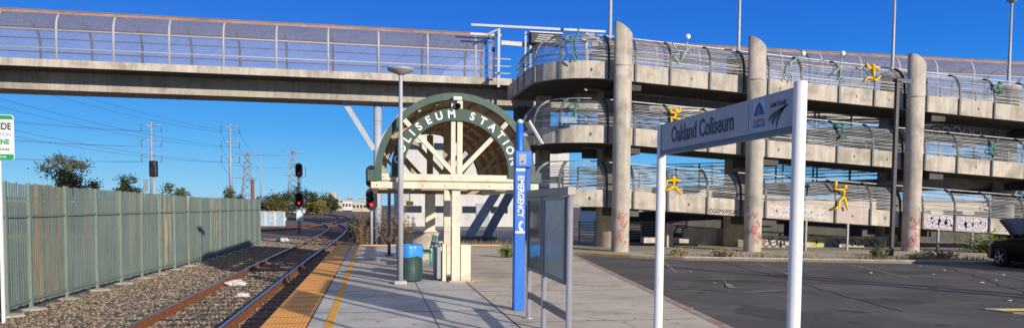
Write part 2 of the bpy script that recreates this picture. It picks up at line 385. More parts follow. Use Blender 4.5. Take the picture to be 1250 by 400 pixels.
# parking lot, kerbs
kerb = [(7.25, 28.1), (9.4, 26.1), (11, 24.95), (15.4, 23.65), (21, 22.05), (32, 18.9), (70, 8)]
lot = [(lot_edge(-8)+.16, -8), (lot_edge(28)+.16, 28)] + kerb + [(70, -40), (lot_edge(-8)+.16, -40)]
struct(MB().prism(lot, GZ-.05, LZ).build('parking_lot', 'asphalt'))
rk = MB()
for a, b in ((-8, 4), (4, 12), (12, 20), (20, 27.9)):
    rk.add([(lot_edge(a), a, .004), (lot_edge(a)+.165, a, .004), (lot_edge(b)+.165, b, .004), (lot_edge(b), b, .004)], [(0, 1, 2, 3)])
    rk.add([(lot_edge(a)+.165, a, .004), (lot_edge(a)+.165, a, LZ), (lot_edge(b)+.165, b, LZ), (lot_edge(b)+.165, b, .004)], [(0, 1, 2, 3)])
struct(rk.build('red_kerb', 'kerb_red'))
struct(MB().prism([(lot_edge(28), 28)]+[(x, y) for x, y in kerb]+[(90, 8), (90, 60), (3, 60), (3, 32.2), (7, 32.2)], GZ-.05, -.06).build('planting_strip', 'dirt'))
kp = [(x, y, 0) for x, y in kerb]
struct(MB().sweep(kp[1:], [(-.0, LZ-.05), (0, -.02), (.16, -.02), (.16, LZ-.05)][::-1]).build('kerb', 'concrete'))
struct(MB().sweep(kp[:2], [(-.0, LZ-.05), (0, -.018), (.16, -.018), (.16, LZ-.05)][::-1]).build('yellow_kerb', 'kerb_yellow'))
pm = MB()
def paint(a, b, wd, z=LZ+.004):
    a = Vector((*a, z)); b = Vector((*b, z)); d = (b-a).normalized(); nrm = Vector((-d.y, d.x, 0))*wd/2
    pm.add([a-nrm, a+nrm, b+nrm, b-nrm], [(3, 2, 1, 0)])
paint((7.3, 26.6), (6.75, 20.8), .1); paint((10.0, 24.6), (8.6, 20.0), .1); paint((13, 23.4), (11.6, 18.9), .1)
paint((16, 22.5), (14.6, 18.0), .1); paint((19, 21.6), (17.6, 17.1), .1)
paint((8.0, 15.2), (9.6, 15.6), .12, LZ+.005)
struct(pm.build('parking_lines', 'road_paint'))
q = random.Random(21)
def irregular(cx_, cy_, rx, ry, z, n=18, rot=0.):
    pts = []
    for i_ in range(n):
        a = 2*PI*i_/n; k_ = 1+q.uniform(-.18, .18); px, py = rx*k_*math.cos(a), ry*k_*math.sin(a)
        pts.append((cx_+px*math.cos(rot)-py*math.sin(rot), cy_+px*math.sin(rot)+py*math.cos(rot), z))
    return pts
pt_ = MB()
for k_, (cx_, cy_, rx, ry) in enumerate(((9.0, 17.5, 1.1, .5), (15.5, 19.6, 1.6, .7), (10.6, 13.4, .7, .5), (7.0, 12.2, .5, .9))):
    pt_.add(irregular(cx_, cy_, rx, ry, LZ+.002+.0003*k_), [tuple(range(18))])
for k_ in range(26):
    pt_.add(irregular(q.uniform(6.5, 19), q.uniform(10, 22), q.uniform(.06, .22), q.uniform(.05, .16), LZ+.003+.0001*k_, 10), [tuple(range(10))])
struct(pt_.build('parking_lot_patches', 'patch'))
tr_ = MB()
for (xa, ya, xb, yb) in ((6.6, 18.5, 16.5, 15.0), (12.0, 24.0, 9.6, 12.0), (18.5, 21.0, 13.0, 11.5)):
    P_ = [(xa+(xb-xa)*t_/24+q.gauss(0, .06), ya+(yb-ya)*t_/24+q.gauss(0, .06)) for t_ in range(25)]
    tr_.ribbon(P_, .05, (0, 0, LZ+.0065), (1, 0, 0), (0, 1, 0))
struct(tr_.build('parking_lot_tar_seams', 'tar'))
gs = MB()
for k_ in range(150):
    gs.add(irregular(q.uniform(-.5, 4.8), 9.5+20*q.random()**1.4, q.uniform(.012, .045), q.uniform(.012, .04), .0015+.00001*k_, 8), [tuple(range(8))])
struct(gs.build('platform_stains', 'stain'))
isl = MB()
for P_ in ([(11.35, 11.9, 0), (11.5, 11.5, 0), (11.8, 11.25, 0), (14, 10.5, 0)], [(11.35, 11.95, 0), (14.5, 11.55, 0)]):
    isl.sweep(P_, [(0, LZ-.02), (0, LZ+.03), (.1, LZ+.03), (.1, LZ-.02)][::-1])
struct(isl.build('kerb_island', 'kerb_yellow'))

# loose stones of the ballast
st = MB(); r2 = random.Random(3)
for k in range(20000):
    y = 9.5+(r2.random()**1.7)*38; x = r2.uniform(-6.7, -1.62) if y < 40 else r2.uniform(-9, -1.7)
    s_ = r2.uniform(.013, .036)*(1+y/40); a = r2.random()*6.28; ca, sa = math.cos(a), math.sin(a)
    q = [(s_, 0, 0), (0, s_*.8, 0), (-s_*.9, 0, 0), (0, -s_*.7, 0), (s_*.1, s_*.1, s_*r2.uniform(.5, .9))]
    st.add([(x+px*ca-py*sa, y+px*sa+py*ca, GZ-.003+pz) for px, py, pz in q], [(0, 1, 4), (1, 2, 4), (2, 3, 4), (3, 0, 4)])
tag(st.build('gravel', 'stone'), 'grey brown gravel ballast spread along the track', 'gravel', kind='stuff')

# ================================================================== RAILWAY
def resample(pts, step):
    P = [Vector((*p, 0)) for p in pts]; out = []
    def cr(p0, p1, p2, p3, t): return .5*((2*p1)+(p2-p0)*t+(2*p0-5*p1+4*p2-p3)*t*t+(3*p1-p0-3*p2+p3)*t**3)
    for i in range(len(P)-1):
        p0, p1, p2, p3 = P[max(i-1, 0)], P[i], P[i+1], P[min(i+2, len(P)-1)]; n = max(1, int((p2-p1).length/step))
        out += [cr(p0, p1, p2, p3, k/n) for k in range(n)]
    return out+[P[-1]]
RH = .165
def track(pts, label, sleep_to, name='railroad_track'):
    root = thing(name, label, 'railroad track', (pts[0][0], pts[0][1], GZ))
    path = resample(pts, 1.5)
    prof = [(-.068, 0), (-.068, .018), (-.012, .035), (-.012, .115), (-.034, .125), (-.034, .148), (.034, .148), (.034, .125), (.012, .115), (.012, .035), (.068, .018), (.068, 0)]
    cap = [(-.035, .1485), (-.03, RH), (.03, RH), (.035, .1485)]
    for sg in (-1, 1):
        m = [(-d+sg*.735, h) for d, h in prof]; c = [(-d+sg*.735, h) for d, h in cap]
        P = [(p.x, p.y, GZ) for p in path]
        r_ = MB().sweep(P, m).build('rail', 'rail_side', root)
        MB().sweep(P, c).build('rail_head', 'rail_top', r_)
    k = 0; acc = 0; nxt = .3
    for a, b in zip(path, path[1:]):
        L = (b-a).length
        while nxt <= acc+L and k < 95:
            p = a+(b-a)*((nxt-acc)/L); d = (b-a).normalized(); q = Vector((-d.y, d.x, 0))
            if p.y > sleep_to[0] and p.y < sleep_to[1]:
                MB().bar(p-q*1.28+Vector((0, 0, GZ-.062)), p+q*1.28+Vector((0, 0, GZ-.062)), .22, .14).build('sleeper', 'wood_tie', root); k += 1
            nxt += .62
        acc += L
    return root
track([(-3.16, -12), (-3.16, 10), (-3.14, 20), (-3.08, 30), (-2.92, 40), (-2.84, 48), (-2.85, 56), (-3.1, 65), (-3.9, 75), (-5.4, 86), (-8.4, 100), (-15, 122), (-30, 155), (-70, 220)],
      'main track nearest the platform, polished rails curving away to the left', (8, 60))
track([(-26, 44), (-18, 50), (-11, 58), (-6.5, 68), (-4.2, 80), (-3.6, 95), (-4.5, 115), (-9, 150), (-30, 210)],
      'rusty side track emerging from behind the end of the green fence', (46, 70))

# ================================================================== FENCE
FX = [(-6.80, 11.6), (-6.79, 13.6), (-6.77, 15.2), (-6.76, 16.15), (-6.74, 17.85), (-6.68, 19.5), (-6.60, 21.0), (-6.52, 22.5), (-6.43, 23.9), (-6.34, 25.3), (-6.27, 26.8), (-6.21, 28.3),
      (-6.16, 29.8), (-6.12, 31.3), (-6.09, 32.8), (-6.06, 34.4), (-6.03, 36.0), (-6.01, 37.6), (-5.99, 39.2), (-5.97, 40.8)]
FT = 1.95
fr = thing('steel_fence', 'long sage green picket fence with rust stains beside the track', 'fence', (-6.4, 26, GZ))
def ftop(y): return FT+max(0., min(1., (28-y)/13))*.14
def fence_panel(a, b, i):
    a = Vector((*a, 0)); b = Vector((*b, 0)); d = b-a; L = d.length; d.normalize(); n_ = Vector((d.y, -d.x, 0))
    mb = MB(); k = int(L/.088); rr_ = random.Random(i*7+1)
    for q in range(k):
        p = a+d*((q+.5)*L/k); tw = rr_.uniform(-.003, .003); ht = ftop(p.y)+rr_.uniform(-.03, .012)
        lean = .0
        if i == 4 and q in (5, 6): lean = .05
        w2 = .0405 if i <= 2 else .0445
        z0 = GZ+.09+rr_.uniform(0, .03)
        # corrugated pale: three faces folded towards the track
        for (s0, s1, o0, o1) in ((-w2, -w2*.45, 0, .009), (-w2*.45, w2*.45, .009, .009), (w2*.45, w2, .009, 0)):
            A0 = p+d*s0+n_*(o0+tw); B0 = p+d*s1+n_*(o1+tw); ln = d*lean
            mb.add([A0+Vector((0, 0, z0)), B0+Vector((0, 0, z0)), B0+ln+Vector((0, 0, ht)), A0+ln+Vector((0, 0, ht))], [(0, 1, 2, 3)])
    for z in (GZ+.22, 1.42, 1.78):
        mb.bar(a-n_*.03+Vector((0, 0, z)), b-n_*.03+Vector((0, 0, z)), .04, .06)
    return mb
pal = {3: 'fence_rust', 8: 'fence_pale', 2: 'fence_green', 12: 'fence_pale'}
for i in range(len(FX)-1):
    o = fence_panel(FX[i], FX[i+1], i).build('panel', pal.get(i, 'fence_green'), fr)
    if i == 3: o['label'] = 'panel with heavy orange rust stains'
    a = Vector((*FX[i], 0)); b = Vector((*FX[i+1], 0)); d = (b-a).normalized(); n_ = Vector((d.y, -d.x, 0))
    for zz in (1.44, GZ+.2): MB().bar(a+n_*.035+Vector((0, 0, zz)), b+n_*.035+Vector((0, 0, zz)), .02, .05).build('trim_bar', 'fence_post', fr)
for i, (x, y) in enumerate(FX):
    p = MB(); p.box((x-.005, y-.04, GZ), (x+.06, y+.04, ftop(y)+.01), .01); p.build('post', 'fence_pale' if i in (7, 10) else 'fence_post', fr)
    f_ = MB(); rr_ = random.Random(i)
    f_.lathe((x+.08, y, GZ-.02), [(.26, 0), (.22, .03+rr_.random()*.03), (.05, .07)], 9, False); f_.build('footing', 'concrete', fr)

# ================================================================== WARNING SIGN at the left
sg = thing('prevention_sign', 'white and green prevention line sign on a thin white post, cut by the left edge', 'sign', (-6.42, 14.3, GZ))
box((-6.445, 14.31, GZ), (-6.395, 14.36, 3.2), .006).build('post', 'sign_white', sg)
cx = -6.44; hw = .275
poly = arc(hw-.05, .78-.05, .05, 0, PI/2, 4)+arc(-hw+.05, .78-.05, .05, PI/2, PI, 4)+arc(-hw+.05, .05, .05, PI, 1.5*PI, 4)+arc(hw-.05, .05, .05, 1.5*PI, 2*PI, 4)
bo = MB().slab(poly, (cx, 14.305, 2.44), (1, 0, 0), (0, 0, 1), .012).build('board', 'sign_white', sg)
X_, Z_ = (1, 0, 0), (0, 0, 1)
pb = MB()
pb.slab(arc(hw-.06, .05, .05, -PI/2, 0, 4)+[(hw-.01, .10), (-hw+.01, .10)]+arc(-hw+.06, .06, .05, PI, 1.5*PI, 4), (cx, 14.292, 2.44), X_, Z_, .002)
pb.slab([(-hw+.01, .70), (hw-.01, .70)]+arc(hw-.06, .72, .05, 0, PI/2, 4)+arc(-hw+.06, .72, .05, PI/2, PI, 4), (cx, 14.292, 2.44), X_, Z_, .002)
pb.build('green_band', 'sign_green', bo)
text_mb('SUICIDE', .165, (cx, 14.2915, 2.44+.575), X_, Z_, .004, .002, sx=.78).build('lettering', 'black', bo)
text_mb('PREVENTION', .092, (cx, 14.2915, 2.44+.435), X_, Z_, 0, .002, sx=.84).build('lettering', 'grey_metal', bo)
text_mb('LIFELINE', .125, (cx, 14.2915, 2.44+.31), X_, Z_, .005, .002, sx=.86).build('lettering', 'sign_green', bo)
text_mb('CALL 24 HOURS', .055, (cx, 14.2915, 2.44+.18), X_, Z_, .001, .002).build('lettering', 'black', bo)
text_mb('SPEAK WITH US', .04, (cx, 14.2895, 2.44+.052), X_, Z_, .001, .002).build('lettering', 'letter_white', bo)

# ================================================================== PEDESTRIAN BRIDGE
BY0, BY1 = 36.0, 40.4
BX0, BX1 = -24.0, 42.0
CURB = 7.97
br = thing('pedestrian_bridge', 'concrete footbridge with arched chain link cage crossing above the tracks', 'footbridge', (0.2, 38.2, GZ))
box((BX0, BY0, CURB-.30), (BX1, BY1, CURB-.12)).build('deck_slab', 'concrete_dark', br)
kb = MB(); kb.box((BX0, BY0-.03, CURB-.33), (BX1, BY0+.16, CURB)); kb.build('kerb_edge', 'concrete', br)
kb = MB(); kb.box((BX0, BY1-.16, CURB-.33), (BX1, BY1+.03, CURB)); kb.build('kerb_edge', 'concrete', br)
gd = MB(); gd.box((BX0, BY0+1.55, 6.85), (BX1, BY1-1.0, CURB-.3))
for xx in range(-23, 42, 4): gd.box((xx, BY0+1.545, 6.87), (xx+.02, BY0+1.6, CURB-.31))
gd.build('girder', 'concrete_deck', br)
gaps = (5.3, 10.8)
hx = [-23.1+2.33*k for k in range(28)]
def hoop_pts(x, off=0.):
    zt = CURB; y0, y1 = BY0+.07+off, BY1-.07-off; rr_ = .95
    pts = [(x, y0, zt-.2), (x, y0, zt+1.35)]
    pts += [(x, y0+rr_-rr_*math.cos(a), zt+1.35+rr_*math.sin(a)-off) for a in (.25, .5, .75, 1.0, 1.25, 1.5)]
    q = [(x, y1, zt-.2), (x, y1, zt+1.35)]+[(x, y1-rr_+rr_*math.cos(a), zt+1.35+rr_*math.sin(a)-off) for a in (.25, .5, .75, 1.0, 1.25, 1.5)]
    return pts+q[::-1]
for x in hx:
    if gaps[0] < x < gaps[1]: continue
    hp_ = hoop_pts(x); hm = len(hp_)//2
    MB().tube(hp_[:hm+1], .05, 8).build('hoop', 'hoop', br); MB().tube(hp_[hm:], .06, 8).build('hoop', 'hoop_rust_shade', br)  # rear half darker: its backlit shade is put into the colour
def cage(x0, x1):
    prof = hoop_pts(0, -.05); m_ = len(prof)//2
    for half in (prof[:m_+1], prof[m_:]):
        lo = MB(); hi = MB()
        for a, b in zip(half, half[1:]):
            top = min(a[2], b[2]) > CURB+2.0
            (hi if top else lo).add([(x0, a[1], a[2]), (x1, a[1], a[2]), (x1, b[1], b[2]), (x0, b[1], b[2])], [(0, 1, 2, 3)], True)
        lo.build('chain_link_panel', 'mesh', br); hi.build('chain_link_roof', 'mesh_top', br)
segs = [x for x in hx]
for a, b in zip(segs, segs[1:]):
    if b <= gaps[0]+.6 or a >= gaps[1]-.6: cage(a, b)
cage(hx[12], 5.75)
MB().tube(hoop_pts(5.75), .06, 8).build('hoop', 'hoop_rust_shade', br)
for y, dz, mm in ((BY0+.07, .5, 'hoop'), (BY0+.07, 1.3, 'hoop'), (BY1-.07, .55, 'hoop_rust_shade'), (BY1-.07, 1.1, 'hoop_rust_shade'), (BY1-.07, 1.75, 'hoop_rust_shade'), (BY0+.5, 2.2, 'hoop_rust_shade'), (BY1-.5, 2.2, 'hoop_rust_shade')):
    for x0, x1 in ((BX0, 5.75), (11, BX1)):
        MB().tube([(x0, y, CURB+dz), (x1, y, CURB+dz)], .03, 6).build('rail', mm, br)
for y in (BY0+.07,):
    rl = MB()
    for dz in (.25, .6, .95): rl.tube([(5, y, CURB+dz), (6.6, y, CURB+dz)], .025, 6)
    rl.build('rail', 'hoop', br)
# its piers
pr = MB(); pr.tube([(.17, 38.3, GZ-.1), (.17, 38.3, 6.85)], .2, 14); pr.lathe((.17, 38.3, 5.95), [(.215, 0), (.225, .03), (.215, .06)], 14); pr.build('pier_column', 'pier_blue', br)
MB().bar((.0, 38.3, 4.5), (-1.5, 38.3, 6.9), .26, .26, (0, 1, 0)).build('pier_brace', 'pier_blue', br)
MB().bar((.3, 38.3, 4.9), (1.8, 38.3, 6.9), .26, .26, (0, 1, 0)).build('pier_brace', 'pier_blue', br)
for (a, b) in (((4.5, 37.6, -.3), (7.3, 37.6, 4.2)), ((5.6, 38.6, -.3), (8.1, 38.6, 4.2)), ((8.0, 38.3, -.3), (8.0, 38.3, 6.9))):
    MB().bar(a, b, .42, .4, (0, 1, 0)).build('pier_brace', 'strut_dark', br)
box((4.0, 37.2, GZ), (6.2, 39.2, .12), .03).build('pier_footing', 'concrete_dark', br)
box((7.3, 37.7, 5.6), (8.6, 39, 6.85), .03).build('pier_cap', 'concrete_dark', br)

# ================================================================== RAMP
RY0, RY1, RX0, RX1, WD = 28.9, 35.7, 6.45, 36.0, 2.75
LVL = [7.6, 5.02, 2.44]; SL = .0565; XS = 9.2; XE = 33.0; FH = .70
rp = thing('pedestrian_ramp', 'three storey concrete switchback ramp with curved steel railings and round columns', 'ramp', (9.9, 28.9, LZ))
def zf(k, x): return LVL[k]-max(0, min(x, XE)-XS)*SL
def zb(k, x): return LVL[k]-(XE-XS)*SL-(XE-max(x, XS))*SL*.88
RC = 2.4
def outer_left(k, y_from):                # landing outline, from back to front then right
    z = LVL[k]; pts = [(RX0, y_from, z)]
    for i in range(9):
        a = PI+PI/2*i/8; pts.append((RX0+RC+RC*math.cos(a), RY0+RC+RC*math.sin(a), z))
    return pts
fasc = [(0, -FH), (0, 0), (.16, 0), (.16, -FH)]      # d to the left = inwards when walking front to right
def front_path(k, x1):
    pts = outer_left(k, 36.0 if k == 0 else RY1-RC)
    xx = [XS+i*(x1-XS)/12 for i in range(13)]
    return pts+[(x, RY0, zf(k, x)) for x in xx]
def back_path(k):
    pts = []
    for i in range(9):
        a = -PI/2+PI/2*i/8; pts.append((RX1-RC+RC*math.cos(a), RY0+RC+RC*math.sin(a), zf(k, XE)))
    for i in range(9):
        a = PI/2*i/8; pts.append((RX1-RC+RC*math.cos(a), RY1-RC+RC*math.sin(a), zf(k, XE)))
    pts += [(x, RY1, zb(k, x)) for x in [XE-i*(XE-XS)/12 for i in range(13)]]
    if k < 2:
        z = LVL[k+1]
        for i in range(9):
            a = PI/2+PI/2*i/8; pts.append((RX0+RC+RC*math.cos(a), RY1-RC+RC*math.sin(a), z))
    return pts
XF = {0: XE+.6, 1: XE+.6, 2: XE}
for k in range(3):
    fp = front_path(k, XF[k])
    MB().sweep(fp, fasc).build('parapet', 'concrete', rp)
    if k < 2: MB().sweep(back_path(k), fasc).build('parapet', 'concrete', rp)
    # joints: thin dark grooves proud of the face
    # landing slab
    z = LVL[k]
    y_b = 36.0 if k == 0 else RY1-.02
    ol = [(x+.02, y) for x, y, _ in outer_left(k, y_b)]
    if k > 0: ol = [(RX0+RC+(RC-.02)*math.cos(a), RY1-RC+(RC-.02)*math.sin(a)) for a in [PI/2+PI/2*i/8 for i in range(9)]]+[(x+.02, y+.02) for x, y, _ in outer_left(k, RY1-RC)[1:]]
    poly = ol+[(XS, RY0+.02), (XS, RY1-.02 if k else 36.0)]
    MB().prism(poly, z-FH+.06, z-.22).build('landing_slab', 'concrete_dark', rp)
    sb = MB(); sb.add([], [])
    def sloped(y0, y1, f, x0, x1, t0, t1):
        vs = []
        for x in (x0, x1):
            for y in (y0, y1):
                for t_ in (t0, t1): vs.append((x, y, f(x)+t_))
        return MB().add(vs, [(0, 1, 3, 2), (4, 6, 7, 5), (0, 4, 5, 1), (2, 3, 7, 6), (0, 2, 6, 4), (1, 5, 7, 3)])
    ff = (lambda kk: (lambda x: zf(kk, x)))(k); fb = (lambda kk: (lambda x: zb(kk, x)))(k)
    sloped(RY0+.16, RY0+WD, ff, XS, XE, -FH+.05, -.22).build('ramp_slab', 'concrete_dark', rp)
    sloped(RY0+WD, RY0+WD+.14, ff, XS, XE, -FH, 0).build('inner_parapet', 'concrete', rp)
    if k < 2:
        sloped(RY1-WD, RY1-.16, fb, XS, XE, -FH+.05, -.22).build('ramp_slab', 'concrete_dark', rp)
        sloped(RY1-WD-.14, RY1-WD, fb, XS, XE, -FH, 0).build('inner_parapet', 'concrete', rp)
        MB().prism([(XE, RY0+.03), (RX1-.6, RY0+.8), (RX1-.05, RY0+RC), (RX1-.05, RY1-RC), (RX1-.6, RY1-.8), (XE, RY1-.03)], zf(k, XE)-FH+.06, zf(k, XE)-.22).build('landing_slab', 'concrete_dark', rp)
# columns
for x in (9.78, 15.58, 23.08, 30.7):
    zt = 8.92-(x-9.78)*.047; c = MB(); yc = RY0-.40; n = 28; vs = []; rad = .36
    for ring, zz in ((0, GZ), (1, 4.0), (2, None)):
        for q in range(n):
            a = 2*PI*q/n; px, py = rad*math.cos(a), rad*math.sin(a)
            vs.append((x+px, yc+py, zz if zz is not None else zt-px*.75-.1))
    fs = [(r_*n+q, r_*n+(q+1)%n, (r_+1)*n+(q+1)%n, (r_+1)*n+q) for r_ in range(2) for q in range(n)]
    c.add(vs, fs, True); c.f.append(tuple(range(2*n, 3*n))); c.sm.append(False)
    c.lathe((x, yc, zf(0, x)-.25), [(.364, 0), (.366, .05), (.364, .06)], 28)
    c.build('column', 'concrete_col', rp)
MEDY = (RY0+WD+RY1-WD)/2
for i, (x, zt) in enumerate(((10.45, 9.0), (16.7, 8.75), (24.8, 8.35), (31.4, 7.95))):
    MB().lathe((x, MEDY, 0), [(.50, GZ), (.50, zt-.2), (.54, zt-.19), (.54, zt)], 24).build('column', 'concrete_col', rp)
    for k in range(3):
        z1 = zf(k, x)-FH+.06
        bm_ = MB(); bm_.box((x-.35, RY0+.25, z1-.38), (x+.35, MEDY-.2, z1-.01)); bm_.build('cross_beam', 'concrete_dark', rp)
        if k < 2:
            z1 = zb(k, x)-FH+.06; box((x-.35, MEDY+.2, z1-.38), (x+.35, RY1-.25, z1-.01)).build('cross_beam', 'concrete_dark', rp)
# wall panel inside the left end, hatch walls
box((7.6, 34.2, GZ), (8.2, 34.8, LVL[0]-FH+.05), .02).build('column', 'concrete', rp)
# railings: curved ribs and slats
RPROF = [(-.05, -FH), (-.05, .0), (-.05, .25), (-.01, .5), (.1, .75), (.27, .97), (.5, 1.13), (.68, 1.19)]
def rib_at(p, nrm, w_=.075, mname='rib_dark', lo=-FH):
    mb = MB(); p = Vector(p); nrm = Vector(nrm); d = Vector((-nrm.y, nrm.x, 0)); vs = []; fs = []
    prof = [(a, max(h, lo)) for a, h in RPROF]
    for i, (a, h) in enumerate(prof):
        dep = .05 if i < 2 else .10
        for sgn in (-1, 1):
            vs.append(p+nrm*(a-.02)+Vector((0, 0, h))+d*sgn*w_/2); vs.append(p+nrm*(a-.02+dep*.7)+Vector((0, 0, h-(.06 if i > 3 else 0)))+d*sgn*w_/2)
    m = len(prof)
    for i in range(m-1):
        b = i*4; c_ = b+4
        fs += [(b, b+2, c_+2, c_), (b+1, c_+1, c_+3, b+3), (b, c_, c_+1, b+1), (b+2, b+3, c_+3, c_+2)]
    fs += [(0, 1, 3, 2), (m*4-4, m*4-2, m*4-1, m*4-3)]
    return mb.add(vs, fs).build('rib', mname, rp)
def path_between(path, s0, s1):
    pts = []; acc = 0
    P = [Vector(p) for p in path]
    def lerp(s):
        a_ = 0
        for p, q in zip(P, P[1:]):
            L = (Vector((q.x-p.x, q.y-p.y, 0))).length
            if a_+L >= s-1e-6: return p+(q-p)*((s-a_)/L if L else 0), (q-p)
            a_ += L
        return P[-1], P[-1]-P[-2]
    cuts = [s0]
    a_ = 0
    for p, q in zip(P, P[1:]):
        a_ += Vector((q.x-p.x, q.y-p.y, 0)).length
        if s0+.02 < a_ < s1-.02: cuts.append(a_)
    cuts.append(s1)
    return [lerp(s)[0] for s in cuts], lerp(s0)
SL_H = [.06+.066*i_ for i_ in range(15)]
def prof_at(h):
    for (a0, h0), (a1, h1) in zip(RPROF, RPROF[1:]):
        if h0 <= h <= h1: return a0+(a1-a0)*(h-h0)/(h1-h0)
    return RPROF[-1][0]
def rail_panel(path, s0, s1, seed):
    pts, _ = path_between(path, s0, s1); mb = MB(); rr_ = random.Random(seed)
    for h in SL_H:
        dd = prof_at(h)+.012; tilt = rr_.uniform(-.012, .012); sag = rr_.uniform(-.012, .012)
        q = [Vector(p)+Vector((0, 0, sag*(1 if 0 < i < len(pts)-1 else 0))) for i, p in enumerate(pts)]
        mb.sweep(q, [(dd-.012-tilt, h-.012), (dd-.012+tilt, h+.012), (dd+.006+tilt, h+.012), (dd+.006-tilt, h-.012)])
    mb.build('railing_panel', 'slat', rp)
    MB().sweep([Vector(p) for p in pts], [(.64, 1.15), (.64, 1.19), (.70, 1.20), (.70, 1.16)]).build('top_rail', 'slat_top', rp)
ribx = [9.3, 10.45, 11.95, 13.7, 15.2, 16.35, 17.85, 19.65, 21.35, 22.8, 23.95, 25.6, 27.4, 29.2, 30.95]
def plen(path): return sum(Vector((b[0]-a[0], b[1]-a[1], 0)).length for a, b in zip(path, path[1:]))
for k in range(3):
    fp = front_path(k, XE); Lc = plen(outer_left(k, 36.0 if k == 0 else RY1-RC))
    base = plen(fp)-(XE-XS)      # arc length where the straight run begins (x = XS)
    ss = [Lc-plen(outer_left(k, 36.0 if k == 0 else RY1-RC))]
    left = [base-1.85, base-3.2, base-4.7, base-6.1] if k == 0 else [base-1.85, base-3.2, base-4.7]
    stops = sorted([s for s in left if s > 0])+[base+(x-XS) for x in ribx]
    for i, s in enumerate(stops):
        _, (p, d) = path_between(fp, s, s+.01); d = Vector((d.x, d.y, 0)).normalized(); nrm = Vector((-d.y, d.x, 0))
        rib_at(p, nrm, .08 if s > base else .1, 'rib_dark' if s > base-1 else 'rib_light')
        if i: rail_panel(fp, stops[i-1], s, k*40+i)
# far side railings of the back runs and inner handrails: posts and bars
for k in range(2):
    for nm, yy, f_ in (('inner_railing', RY1-WD-.07, zb), ('inner_railing', RY0+WD+.07, zf), ('back_railing', RY1-.08, zb)):
        mb = MB(); nb = 12
        for i in range(nb+1):
            x = XS+i*(XE-XS)/nb; mb.box((x-.03, yy-.03, f_(k, x)-.02), (x+.03, yy+.03, f_(k, x)+1.05))
        for h in (.2, .37, .54, .71, .88, 1.04): mb.bar((XS, yy, f_(k, XS)+h), (XE, yy, f_(k, XE)+h), .03, .04)
        mb.build(nm, 'inner_rail', rp)
# fence posts below the lowest run
for x in (18.25, 20.25, 24.75, 26.5):
    box((x-.045, RY0-.09, LZ), (x+.045, RY0-.01, zf(2, x)-FH), .008).build('support_post', 'galv', rp)
# lower walls under the ramp
lw = MB(); lw.box((14.5, 33.0, GZ), (17.4, 33.25, .75)); lw.box((17.5, 31.6, GZ), (24.3, 31.9, .45)); lw.build('low_wall', 'concrete', rp)
lw = MB(); lw.box((13.2, 31.9, GZ), (13.5, 32.5, 1.0)); lw.box((12.2, 32.2, .1), (14.4, 32.6, .35)); lw.build('low_wall', 'concrete', rp)
gr = MB()
for x in range(8): gr.box((9.6+x*.78, 34.0, GZ), (9.65+x*.78, 34.05, 1.1))
for h in range(7): gr.box((9.6, 34.0, .2+h*.13), (15.1, 34.03, .25+h*.13))
gr.build('ground_railing', 'grey_metal', rp)
dk = MB(); dk.box((12.5, 36.6, GZ), (34, 36.9, 1.5)); dk.build('back_wall', 'concrete_dark', rp)
# expansion marks on parapets
mk = MB()
for k in range(3):
    for x in (8.6, 12.9, 16.9, 20.5, 22.1, 26.6):
        mk.box((x-.03, RY0-.004, zf(k, x)-.42), (x+.03, RY0+.01, zf(k, x)-.3))
mk.build('drain_slot', 'black', rp)
# graffiti ---------------------------------------------------------------
def blob(cx, cz, w_, h_, seed, n=16):
    q = random.Random(seed); a0 = q.random()*6.28
    return [(cx+w_*.5*math.cos(a0+t*5.6/n)*(1+q.uniform(-.18, .18)), cz+h_*.5*math.sin(a0+t*5.6/n)*(1+q.uniform(-.15, .15))) for t in range(n+1)]
def tagline(mb, O, X, x0, x1, zc, h, n, wd, seed, slope=0.):
    q = random.Random(seed)
    for i in range(n):
        cx_ = x0+(i+.5)*(x1-x0)/n; cz_ = zc+slope*(cx_-x0)
        mb.ribbon(blob(cx_, cz_, (x1-x0)/n*.95, h, seed*31+i), wd, O, X, (0, 0, 1))
        mb.ribbon([(cx_-q.uniform(.1, .4)*h, cz_+q.uniform(-.4, .4)*h), (cx_+q.uniform(-.1, .1)*h, cz_+q.uniform(-.3, .3)*h), (cx_+q.uniform(.2, .4)*h, cz_+q.uniform(-.4, .4)*h)], wd*.9, O, X, (0, 0, 1))
k = 2; yF = RY0-.003
for x0, x1 in ((24.1, 25.55), (25.7, 27.35)):
    MB().add([(x0, yF, zf(2, x0)-FH+.03), (x1, yF, zf(2, x1)-FH+.03), (x1, yF, zf(2, x1)-.02), (x0, yF, zf(2, x0)-.02)], [(0, 1, 2, 3)]).build('graffiti', 'graf_pink', rp)
for off_, wd_, mm_ in ((.003, .19, 'graf_red'), (.006, .115, 'graf_blue')):
    gb = MB(); tagline(gb, (0, yF-off_, 0), (1, 0, 0), 24.15, 25.5, zf(2, 24.1)-.36, .46, 4, wd_, 5, -SL); tagline(gb, (0, yF-off_, 0), (1, 0, 0), 25.8, 27.3, zf(2, 25.75)-.36, .46, 4, wd_, 9, -SL)
    gb.build('graffiti', mm_, rp)
for x0, x1, h_, sd_ in ((16.5, 17.9, .42, 12), (18.0, 19.3, .35, 14)):
    gb = MB(); tagline(gb, (0, yF, 0), (1, 0, 0), x0, x1, zf(2, x0)-.36, h_, 5, .05, sd_, -SL); gb.build('graffiti', 'graf_white', rp)
for x0, x1 in ((16.4, 17.8), (19.75, 20.9), (21.0, 21.3)):
    gb = MB(); gb.add([(x0, yF+.001, zf(2, x0)-FH+.03), (x1, yF+.001, zf(2, x1)-FH+.03), (x1, yF+.001, zf(2, x1)-.03), (x0, yF+.001, zf(2, x0)-.03)], [(0, 1, 2, 3)]); gb.build('graffiti', 'graf_pink', rp)
